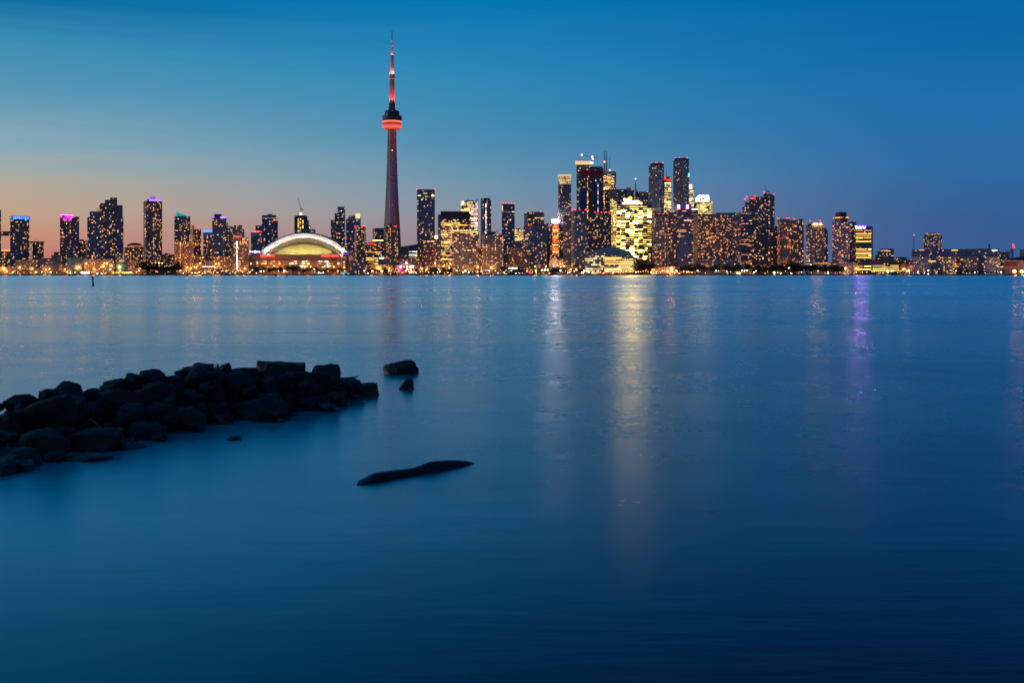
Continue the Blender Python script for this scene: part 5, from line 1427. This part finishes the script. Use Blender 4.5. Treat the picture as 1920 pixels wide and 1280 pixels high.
for (x0, x1, n, pal, where) in SMALL:
    for i in range(n):
        c = rl.choice(pal)
        x = x0 + (x1 - x0) * (i + rl.uniform(.1, .9)) / n
        lamp(x, rl.uniform(507.5, 512.6), c, rl.choice((.25, .3, .38, .5, .7)), 2206 + rl.uniform(0, 18), 'small %s quay lamp among those %s' % (LN[c], where), 'small %s quay lamps %s' % (LN[c], where))

# ------------------------------------------------------------------ boats
def boat(label, px, Y, length, hullc, cabin, kind='boat', decks=1, pal='w', rz=0.0):
    r = empty(kind, (X(px, Y), Y, 0), rz)
    tag(r, label, 'boat')
    hm = plain('hull_%d_%d' % (hullc[0] * 100, hullc[2] * 100), hullc, .4)
    mb = MB()
    n = 10; Lh = length / 2; bw = length * .13
    rings = []
    for i in range(n + 1):
        t = i / n; x = -Lh + length * t
        w = bw * (1 - max(0, (t - .55) / .45) ** 2 * .96) * (.85 + .15 * min(t / .2, 1))
        sheer = 1.6 + .9 * max(0, (t - .5) * 2) ** 2
        rings.append([(x, -w * .75, -.6), (x + .0, -w, sheer), (x, w, sheer), (x, w * .75, -.6)])
    for a, b_ in zip(rings, rings[1:]):
        for i in range(3): mb.face([a[i], b_[i], b_[i + 1], a[i + 1]][::-1])
    mb.face(rings[0]); mb.face(rings[-1][::-1])
    mb.build('hull', hm, r)
    cm = plain('cabin_%d_%d' % (cabin[0] * 100, cabin[2] * 100), cabin, .5)
    for d in range(decks):
        l0, l1 = -Lh * (.8 - .12 * d), Lh * (.5 - .2 * d)
        z0 = 1.6 + d * 2.5
        mb = MB(); mb.box(l0, l1, -bw * (.8 - .1 * d), bw * (.8 - .1 * d), z0, z0 + 2.3); mb.build('cabin', cm, r)
        mb = MB(); mb.box(l0 - .5, l1 + .5, -bw * (.88 - .1 * d), bw * (.88 - .1 * d), z0 + 2.3, z0 + 2.5); mb.build('deck_roof', cm, r)
        k = int((l1 - l0) / 2.6)
        for i in range(k):
            if pal and rl.random() < .8:
                link_mesh('window', unit_box(wmat(rl.choice(pal))), r, (l0 + (i + .5) * (l1 - l0) / k, -bw * (.8 - .1 * d) - .05, z0 + 1.3), 0, (1.7, .3, 1.1))
    mb = MB(); mb.beam((0, 0, 1.6 + decks * 2.5), (0, 0, 5.5 + decks * 2.5), .15, 6, .06); mb.build('mast', STEEL, r)
    return r
boat('long dark teal ferry moored below the right corner of the stadium', 648, 2185, 27, (.01, .06, .09), (.02, .09, .12), decks=2, pal='c')
boat('small yellow lit boat moored right of the teal ferry', 674, 2180, 13, (.25, .2, .1), (.3, .24, .12), pal='yyg')
boat('red and white lit tour boat moored below the blue-signed office', 1586, 2185, 23, (.4, .08, .05), (.5, .45, .4), decks=2, pal='Wwro')
boat('dark blue boat moored below the low white-fasciaed hall', 952, 2188, 26, (.01, .02, .06), (.03, .04, .07), pal='w')
boat('small dark launch moored before the brick quay hall', 1042, 2190, 18, (.02, .02, .03), (.05, .05, .06), pal='')
boat('blue cabin boat moored below the ribbed grey condos', 1228, 2186, 14, (.02, .06, .14), (.08, .16, .26), decks=1, pal='c')
boat('red lit long boat moored before the gridded yellow block', 1140, 2187, 52, (.22, .02, .02), (.2, .05, .04), pal='ror')
boat('small lit motor boat moored before the yellow striped hall', 1648, 2186, 12, (.3, .22, .14), (.4, .34, .26), pal='wo')
boat('low dark boat moored near the long blue-topped block', 1725, 2190, 16, (.05, .04, .05), (.08, .07, .08), pal='w')

# ------------------------------------------------------------------ the pile and the small buoys
PY = 2 * F / (536.5 - HZ)
r_ = MB()
q = PY / F
prof = [(2.1, 538), (1.9, 535), (1.7, 531), (1.35, 528.2), (.75, 526.8), (1.3, 525.2), (1.65, 522.6), (1.5, 520), (1.0, 518), (.5, 516.8), (.01, 516.6)]
r_.lathe([(a * q, Z(b, PY)) for a, b in prof], 10)
o = r_.build('mooring_pile', plain('pile_wood', (.012, .012, .012), .9), None, smooth=True, loc=(X(174.6, PY), PY, 0))
o.rotation_euler = (0, R(-2.5), .4)
tag(o, 'dark weathered pile narrowing at its waist, standing in the water at far left', 'pile')
for x, y, lb in ((129.5, 517.6, 'tiny black buoy afloat left of the dark pile'), (517, 518, 'tiny black buoy afloat before the stadium, leftmost of two'), (537.5, 517.8, 'tiny black buoy afloat before the stadium, right of two'), (352, 517.8, 'tiny black buoy afloat between the pile and the stadium')):
    Yb = 2 * F / (y - HZ)
    mb = MB(); mb.lathe([(.01, -.5), (.9, -.3), (1.0, .5), (.5, 1.0), (.25, 1.1), (.2, 2.2), (.01, 2.3)], 10)
    tag(mb.build('buoy', plain('buoy_black', (.015, .015, .02), .7), None, loc=(X(x, Yb), Yb, 0)), lb, 'buoy', 'black buoys')

# ------------------------------------------------------------------ the stone groyne in the foreground
def rock_mat():
    m = bpy.data.materials.new('wet_rock'); m.use_nodes = True
    t = m.node_tree; p = t.nodes['Principled BSDF']
    g = N(t, 'ShaderNodeTexCoord'); oi = N(t, 'ShaderNodeObjectInfo'); ge = N(t, 'ShaderNodeNewGeometry')
    n = N(t, 'ShaderNodeTexNoise'); n.inputs['Scale'].default_value = 9; n.inputs['Detail'].default_value = 8; n.inputs['Roughness'].default_value = .65
    v = N(t, 'ShaderNodeVectorMath', operation='ADD'); L(t, g.outputs['Object'], v.inputs[0]); L(t, oi.outputs['Random'], v.inputs[1])
    L(t, v.outputs[0], n.inputs[0])
    c = mix_node(t, n.outputs['Fac'], (.0075, .0055, .0042), (.040, .030, .023))
    s = N(t, 'ShaderNodeSeparateXYZ'); L(t, ge.outputs['Position'], s.inputs[0])
    # algae and wet stone below the wash line
    low = N(t, 'ShaderNodeMapRange'); low.inputs['From Min'].default_value = .32; low.inputs['From Max'].default_value = .08; L(t, s.outputs[2], low.inputs['Value'])
    n3 = N(t, 'ShaderNodeTexNoise'); n3.inputs['Scale'].default_value = 3; n3.inputs['Detail'].default_value = 4; L(t, v.outputs[0], n3.inputs[0])
    f = math_node(t, 'MULTIPLY', low.outputs[0], n3.outputs['Fac'], clamp=True)
    c = mix_node(t, f, c, (.006, .010, .004))
    tone = math_node(t, 'MULTIPLY_ADD', math_node(t, 'POWER', oi.outputs['Random'], 2.0), 2.2, .5)
    sc = N(t, 'ShaderNodeVectorMath', operation='SCALE'); L(t, c, sc.inputs[0]); L(t, tone, sc.inputs['Scale'])
    L(t, sc.outputs[0], p.inputs['Base Color'])
    p.inputs['Specular IOR Level'].default_value = .5
    wet = N(t, 'ShaderNodeMapRange'); wet.inputs['From Min'].default_value = .14; wet.inputs['From Max'].default_value = .03; L(t, s.outputs[2], wet.inputs['Value'])
    L(t, math_node(t, 'MULTIPLY_ADD', wet.outputs[0], -.55, .78), p.inputs['Roughness'])
    b = N(t, 'ShaderNodeBump'); b.inputs['Strength'].default_value = 1.0; b.inputs['Distance'].default_value = .05; L(t, n.outputs['Fac'], b.inputs['Height']); L(t, b.outputs[0], p.inputs['Normal'])
    return m
ROCK = rock_mat()
def rock_mesh(w, d, h, seed, round_=.3, roll=0.0, slab=False):
    rg = random.Random(seed)
    bm = bmesh.new()
    bmesh.ops.create_cube(bm, size=1.0, matrix=Matrix.Diagonal((w, d, h, 1)))
    half = Vector((w, d, h)) / 2
    for i in range(14 if round_ < .25 else 20):
        v = Vector((rg.gauss(0, 1), rg.gauss(0, 1), rg.gauss(0, 1))).normalized()
        box_s = abs(v.x) * half.x + abs(v.y) * half.y + abs(v.z) * half.z
        ell_s = math.sqrt((v.x * half.x) ** 2 + (v.y * half.y) ** 2 + (v.z * half.z) ** 2)
        mixr = min(1.0, .35 + round_ * 1.25)
        sup, k = box_s + (ell_s - box_s) * mixr, rg.uniform(.84, 1.06)
        n_ = Vector((v.x, v.y, v.z))
        res = bmesh.ops.bisect_plane(bm, geom=list(bm.verts) + list(bm.edges) + list(bm.faces), plane_co=n_ * sup * k, plane_no=n_, clear_outer=True)
        cut = [g for g in res['geom_cut'] if isinstance(g, bmesh.types.BMEdge)]
        if cut: bmesh.ops.holes_fill(bm, edges=cut, sides=0)
    bmesh.ops.remove_doubles(bm, verts=bm.verts, dist=.012)
    bmesh.ops.bevel(bm, geom=list(bm.edges), offset=.022 * min(w, d, h) + .003, segments=2, affect='EDGES', profile=.6, clamp_overlap=True)
    bmesh.ops.remove_doubles(bm, verts=bm.verts, dist=.002)
    bmesh.ops.triangulate(bm, faces=bm.faces)
    for _ in range(3):
        long_ = [e for e in bm.edges if e.calc_length() > .055]
        if not long_ or len(bm.verts) > 2600: break
        bmesh.ops.subdivide_edges(bm, edges=long_, cuts=1)
        bmesh.ops.triangulate(bm, faces=[f for f in bm.faces if len(f.verts) > 3])
    for ax, full in ((0, w), (1, d), (2, h)):                       # back to the size asked for
        lo, hi = min(v.co[ax] for v in bm.verts), max(v.co[ax] for v in bm.verts)
        for v in bm.verts: v.co[ax] = ((v.co[ax] - lo) / (hi - lo) - .5) * full
    bm.normal_update()
    off = Vector((seed * 1.7, seed * .31, seed * 2.3))
    sc = min(w, d, h)
    for v in bm.verts:
        a = noise.fractal(v.co * 2.2 + off, 1.0, 2.0, 5)
        c = noise.ridged_multi_fractal(v.co * Vector((4, 4, 7)) + off, .9, 2.1, 5, 1.0, 2.0) - 1.1
        v.co += v.normal * (a * .15 * sc + c * .075 * sc)
    if roll: bmesh.ops.rotate(bm, verts=bm.verts, matrix=Matrix.Rotation(R(-roll), 3, 'Y'))
    me = bpy.data.meshes.new('rock')
    bm.to_mesh(me); bm.free()
    me.materials.append(ROCK)
    me.polygons.foreach_set("use_smooth", [True] * len(me.polygons))
    me.set_sharp_from_angle(angle=R(27))
    return me
def ridge_y(px): return 13.3 + px / 610 * 5.0                       # distance of the crest of the heap
def near_py(px):                                                    # row where the heap meets the water on the near side
    pts = [(-60, 905), (0, 890), (110, 872), (200, 850), (300, 822), (400, 797), (540, 785), (620, 768), (700, 737), (800, 730)]
    for (a, ya), (b_, yb) in zip(pts, pts[1:]):
        if a <= px <= b_: return ya + (yb - ya) * (px - a) / (b_ - a)
    return 740
def top_py(px):
    pts = [(-60, 760), (0, 748), (100, 722), (200, 722), (280, 696), (390, 684), (540, 676), (620, 690), (700, 716), (800, 716)]
    for (a, ya), (b_, yb) in zip(pts, pts[1:]):
        if a <= px <= b_: return ya + (yb - ya) * (px - a) / (b_ - a)
    return 716
ri = [0]
def rock(x0, x1, yt, yb, label, roll=0.0, round_=.3, depth=None, deep=.9, rz=None, Y=None, below=None, small=True):
    ri[0] += 1
    seed = ri[0] * 7 + 3
    cx, cy = (x0 + x1) / 2, (yt + yb) / 2
    if Y is None:
        t = (cy - top_py(cx)) / max(near_py(cx) - top_py(cx), 1)
        yn = 2 * F / (near_py(cx) - HZ)
        Y = ridge_y(cx) + (yn - ridge_y(cx)) * min(max(t, 0), 1.02)
    w = (x1 - x0) * Y / F * .98
    zt, zb = Z(yt, Y), Z(yb, Y)
    h = max(zt - zb, .12) * 1.22 if below is None else zt + below
    d = depth or max(.35, min(w * deep, 1.3))
    rad = R(abs(roll))
    if roll:                                                        # keep the turned outline inside the box seen in the photo
        k = 1 / (math.cos(rad) + .5 * math.sin(rad))
        w *= k
    o = link_mesh('rock', rock_mesh(w, d, h, seed, round_, roll), None, (X(cx, Y), Y + d * .12, zt - h / 2), (random.Random(seed).uniform(-.35, .35) if rz is None else rz))
    tag(o, label, 'rock', 'rocks of the groyne')
    if small and Y < 40 and below is None and (x1 - x0) > 30:
        rr = random.Random(seed + 1)
        for side, word in ((-1, 'left'), (1, 'right')):
            k = rr.uniform(.3, .5)
            pxs, pys = cx + side * (x1 - x0) * rr.uniform(.38, .52), yb - (yb - yt) * rr.uniform(.0, .45)
            if pys > near_py(pxs) + 4: continue
            ws = w * k; hs = max(.1, h * k * rr.uniform(.7, 1.0))
            q = link_mesh('rock', rock_mesh(ws, ws * rr.uniform(.8, 1.2), hs, seed + 2 + side, .45, rr.uniform(-20, 20)), None, (X(pxs, Y), Y - d * .42, Z(pys, Y)), rr.uniform(-1, 1))
            short = label.split(',')[0]
            tag(q, ' '.join(('small stone wedged at the %s foot of the %s' % (word, short)).split()[:16]), 'rock', 'small stones of the groyne')
    return o
rock(8, 50, 742, 775, 'rounded black boulder at the left end of the crest, beside the long tilted slab', round_=.5)
rock(14, 142, 762, 812, 'long tilted slab with a pale upper edge sloping down right, at far left', roll=21, round_=.14, depth=.5, rz=-.08)
rock(70, 104, 731, 756, 'small dark boulder tucked left of the tall domed boulder', round_=.5)
rock(97, 150, 716, 748, 'tall domed boulder on the crest at left', round_=.55)
rock(72, 158, 738, 768, 'broad low boulder beneath the tall domed boulder', round_=.4)
rock(154, 181, 732, 757, 'small round black boulder right of the tall domed boulder', round_=.55)
rock(182, 212, 724, 742, 'small dark boulder left of a crest hump, above the big flat block', round_=.5)
rock(199, 233, 710, 738, 'rounded boulder on the crest above the big flat-topped block', round_=.5)
rock(232, 272, 703, 735, 'rounded crest boulder just left of the double-humped one', round_=.45)
rock(257, 307, 695, 726, 'double-humped dark boulder on the crest', round_=.4)
rock(183, 263, 734, 778, 'big flat-topped block in the middle of the left half', round_=.16, depth=.6)
rock(122, 160, 756, 790, 'rounded mid-slope boulder right of the tilted slab', round_=.4)
rock(150, 195, 755, 788, 'smooth sloping boulder below the small round black one', round_=.4, roll=10)
rock(262, 332, 720, 765, 'large dark boulder below the double-humped one', round_=.35, roll=-8)
rock(306, 342, 706, 732, 'rounded boulder in the notch of the crest', round_=.5)
rock(205, 268, 768, 815, 'triangular block with a sharp peak below the big flat-topped block', round_=.55, roll=-20)
rock(-22, 36, 776, 822, 'slab leaning right, cut by the left frame edge, upper of two', roll=18, round_=.2)
rock(-26, 34, 806, 846, 'rounded slab cut by the left frame edge, lower of two', round_=.35)
rock(342, 402, 682, 712, 'squarish boulder on the crest left of the two twigs', round_=.35)
rock(398, 437, 686, 712, 'pointed boulder on the crest right of the two twigs', round_=.5, roll=14)
rock(343, 392, 698, 734, 'triangular slab with a pale left edge below the squarish crest boulder', round_=.45, roll=-24)
rock(382, 416, 694, 730, 'narrow block leaning right, between triangular slab and grey-faced boulder', round_=.25, roll=-28)
rock(410, 478, 702, 742, 'grey-faced boulder with a creased front in the middle of the heap', round_=.4, roll=8)
rock(476, 570, 681, 708, 'biggest flat-topped block on the crest, right of centre', round_=.12, depth=.7, roll=-4)
rock(430, 482, 690, 712, 'low boulder left of the biggest flat-topped block', round_=.4)
rock(484, 522, 707, 740, 'pointed mid-slope boulder below the biggest block', round_=.5)
rock(512, 554, 704, 730, 'grey boulder tucked under the biggest block', round_=.4)
rock(577, 638, 686, 732, 'peaked boulder at the right end of the crest', round_=.55)
rock(543, 604, 710, 762, 'large dark boulder below the peaked boulder', round_=.4)
rock(633, 678, 708, 745, 'pointed dark boulder near the right tip of the heap', round_=.55)
rock(660, 709, 722, 738, 'low flat rock at the right tip of the heap', round_=.35, below=.2)
rock(652, 676, 713, 735, 'small knob of rock right of the pointed dark boulder', round_=.5)
rock(428, 542, 750, 790, 'long greenish slab sloping down right at the near waterline', roll=14, round_=.3, depth=.55)
rock(466, 534, 738, 766, 'dark slab above the long greenish slab', round_=.35, roll=10)
rock(560, 624, 740, 772, 'dark rounded boulder at the near waterline, right part', round_=.45)
rock(600, 650, 735, 757, 'low dark boulder below the pointed dark one', round_=.45)
rock(458, 548, 788, 801, 'flat wet slab awash below the long greenish slab', round_=.35, below=.12, depth=.4)
rock(378, 424, 726, 764, 'pale block with a squared top in the centre of the heap', round_=.25, roll=12)
rock(328, 384, 734, 770, 'pale bluish boulder with a sloped top left of the squared block', round_=.35, roll=-10)
rock(402, 432, 778, 794, 'small flat wet stone left of the greenish slab', round_=.4)
rock(262, 332, 756, 802, 'dark mid-slope boulder below the large one under the double hump', round_=.4)
rock(302, 378, 766, 812, 'dark low boulder above the near waterline, left of centre', round_=.4)
rock(372, 436, 756, 790, 'black low boulder beside the small flat wet stone', round_=.4)
rock(236, 304, 790, 830, 'black boulder at the waterline below the triangular block', round_=.4)
rock(130, 226, 806, 852, 'broad black boulder at the waterline at left', round_=.4)
rock(28, 124, 812, 856, 'broad dark boulder below the long tilted slab', round_=.4)
rock(-20, 66, 842, 886, 'dark boulder at the waterline near the left frame edge', round_=.4)
rock(-30, 22, 868, 910, 'nearest dark boulder in the bottom left corner of the heap', round_=.45)
rock(108, 206, 853, 880, 'low wet rock awash with a bright glint, in front of the heap', round_=.4, below=.15, depth=.5)
rock(204, 268, 838, 858, 'low wet rock awash right of the glinting one', round_=.4, below=.15, depth=.45)
rock(714, 782, 681, 701, 'lone wedge-shaped rock standing in the water beyond the tip', roll=5, round_=.3, Y=2 * F / (700 - HZ), below=.25, depth=.6)
rock(754, 775, 711, 730, 'small lone rock in the water right of the tip', round_=.5, Y=2 * F / (729 - HZ), below=.2)
rock(421, 450, 819.5, 824, 'tiny dark stone barely awash in front of the heap', round_=.4, Y=2 * F / (824 - HZ), below=.12, depth=.2)
# loose stones between and under the boulders
mb = MB()
rs = random.Random(77)
for i in range(420):
    px = rs.uniform(-50, 660); t = rs.uniform(.05, .97)
    yn = 2 * F / (near_py(px) - HZ)
    Y = ridge_y(px) + (yn - ridge_y(px)) * t
    py = top_py(px) + (near_py(px) - top_py(px)) * t
    c = Vector((X(px, Y), Y, Z(py, Y) - .16)); s_ = rs.uniform(.09, .24)
    a = [Vector((rs.uniform(.6, 1.2), 0, 0)), Vector((0, rs.uniform(.6, 1.2), 0)), Vector((0, 0, rs.uniform(.5, .9)))]
    rot = Matrix.Rotation(rs.uniform(0, 6.28), 3, 'Z') @ Matrix.Rotation(rs.uniform(-.7, .7), 3, 'X')
    p = [c + rot @ v * s_ for v in (a[0], a[1], -a[0], -a[1], a[2], -a[2])]
    for i0, i1 in ((0, 1), (1, 2), (2, 3), (3, 0)):
        mb.face([p[i0], p[i1], p[4]]); mb.face([p[i1], p[i0], p[5]])
tag(mb.build('rubble', ROCK), 'small dark stones filling the gaps of the groyne', 'rubble', kind='stuff')
mb = MB()
n = 30
rows = []
for i in range(n + 1):
    px = -60 + 720 * i / n
    yn, yr = 2 * F / (near_py(px) - HZ), ridge_y(px)
    row = []
    for t, zf in ((-.75, -.5), (-.3, .02), (0, 1.0), (.45, .55), (1.0, -.05), (1.3, -.5)):
        Y = yr + (yn - yr) * t
        zt_ = (Z(top_py(px), yr) - .34)
        row.append((X(px, yr) , Y, zt_ * zf if zf > 0 else zf))
    rows.append(row)
for a, b_ in zip(rows, rows[1:]):
    for k in range(5): mb.face([a[k], a[k + 1], b_[k + 1], b_[k]])
tag(mb.build('rubble_bank', ROCK), 'dark core of the groyne under its boulders', 'rubble', kind='stuff')
# twigs caught among the stones
def twig(label, pts, r):
    mb = MB()
    P3 = [Vector((X(x, Y), Y, Z(y, Y))) for x, y, Y in pts]
    k = len(P3) - 1
    for i in range(k): mb.beam(P3[i], P3[i + 1], r * (1 - .5 * i / k), 6, r * (1 - .5 * (i + 1) / k))
    tag(mb.build('twig', plain('twig_wood', (.03, .024, .018), .9), smooth=True), label, 'twig', 'twigs caught on the groyne')
twig('thin twig arching off the squarish crest boulder', [(382, 684.5, 16.6), (393, 682.5, 16.6), (401, 683.4, 16.6), (406, 687, 16.6)], .014)
twig('short upright stub of driftwood on the crest', [(408, 693, 16.5), (408.6, 686, 16.5), (407.8, 682, 16.5)], .022)
twig('thin stick poking out over the water at the right tip', [(650, 709, 17.8), (660, 707.6, 17.8), (669, 706.2, 17.9), (672, 704.5, 17.9)], .013)
twig('straight pale stick lying near the triangular block', [(282, 794, 13.5), (296, 786, 13.6), (309, 778, 13.7)], .010)
twig('bent pale stick below the long tilted slab', [(170, 786, 12.7), (182, 795, 12.6), (200, 806, 12.5)], .010)
twig('short pale stick among the stones at left', [(150, 800, 12.2), (162, 792, 12.3), (174, 795, 12.3)], .009)

# ------------------------------------------------------------------ the log lying awash
mb = MB()
lg = [(656, 909, .05, -.12), (672, 906, .11, -.085), (700, 901, .135, -.075), (740, 893.5, .125, -.065), (775, 887, .12, -.058), (805, 880.5, .135, -.05), (840, 875.5, .125, -.055), (875, 871, .10, -.07), (900, 867.5, .07, -.09), (920, 865, .02, -.15)]
cen = []
for x, y, r, z in lg:
    Y = 2 * F / (y - HZ); cen.append((Vector((X(x, Y), Y, z)), r))
n = 14
rings = []
fine = []
for i in range(len(cen) - 1):
    for k in range(4):
        t = k / 4; fine.append((cen[i][0].lerp(cen[i + 1][0], t), cen[i][1] + (cen[i + 1][1] - cen[i][1]) * t))
fine.append(cen[-1])
for j, (c, r) in enumerate(fine):
    ring = []
    for i in range(n):
        a = 2 * math.pi * i / n
        rr = r * (1 + .16 * noise.noise(Vector((c.x * 5, math.cos(a) * 1.2, math.sin(a) * 1.2))))
        ring.append((c.x, c.y + rr * 1.7 * math.cos(a), c.z + rr * math.sin(a)))
    rings.append(ring)
for a, b_ in zip(rings, rings[1:]):
    for i in range(n):
        k = (i + 1) % n; mb.face([a[i], b_[i], b_[k], a[k]])
tag(mb.build('driftwood_log', plain('log_wood', (.012, .009, .008), .6, 0, .3, 6), smooth=True), 'dark curved driftwood log lying awash in the water before the groyne', 'log')
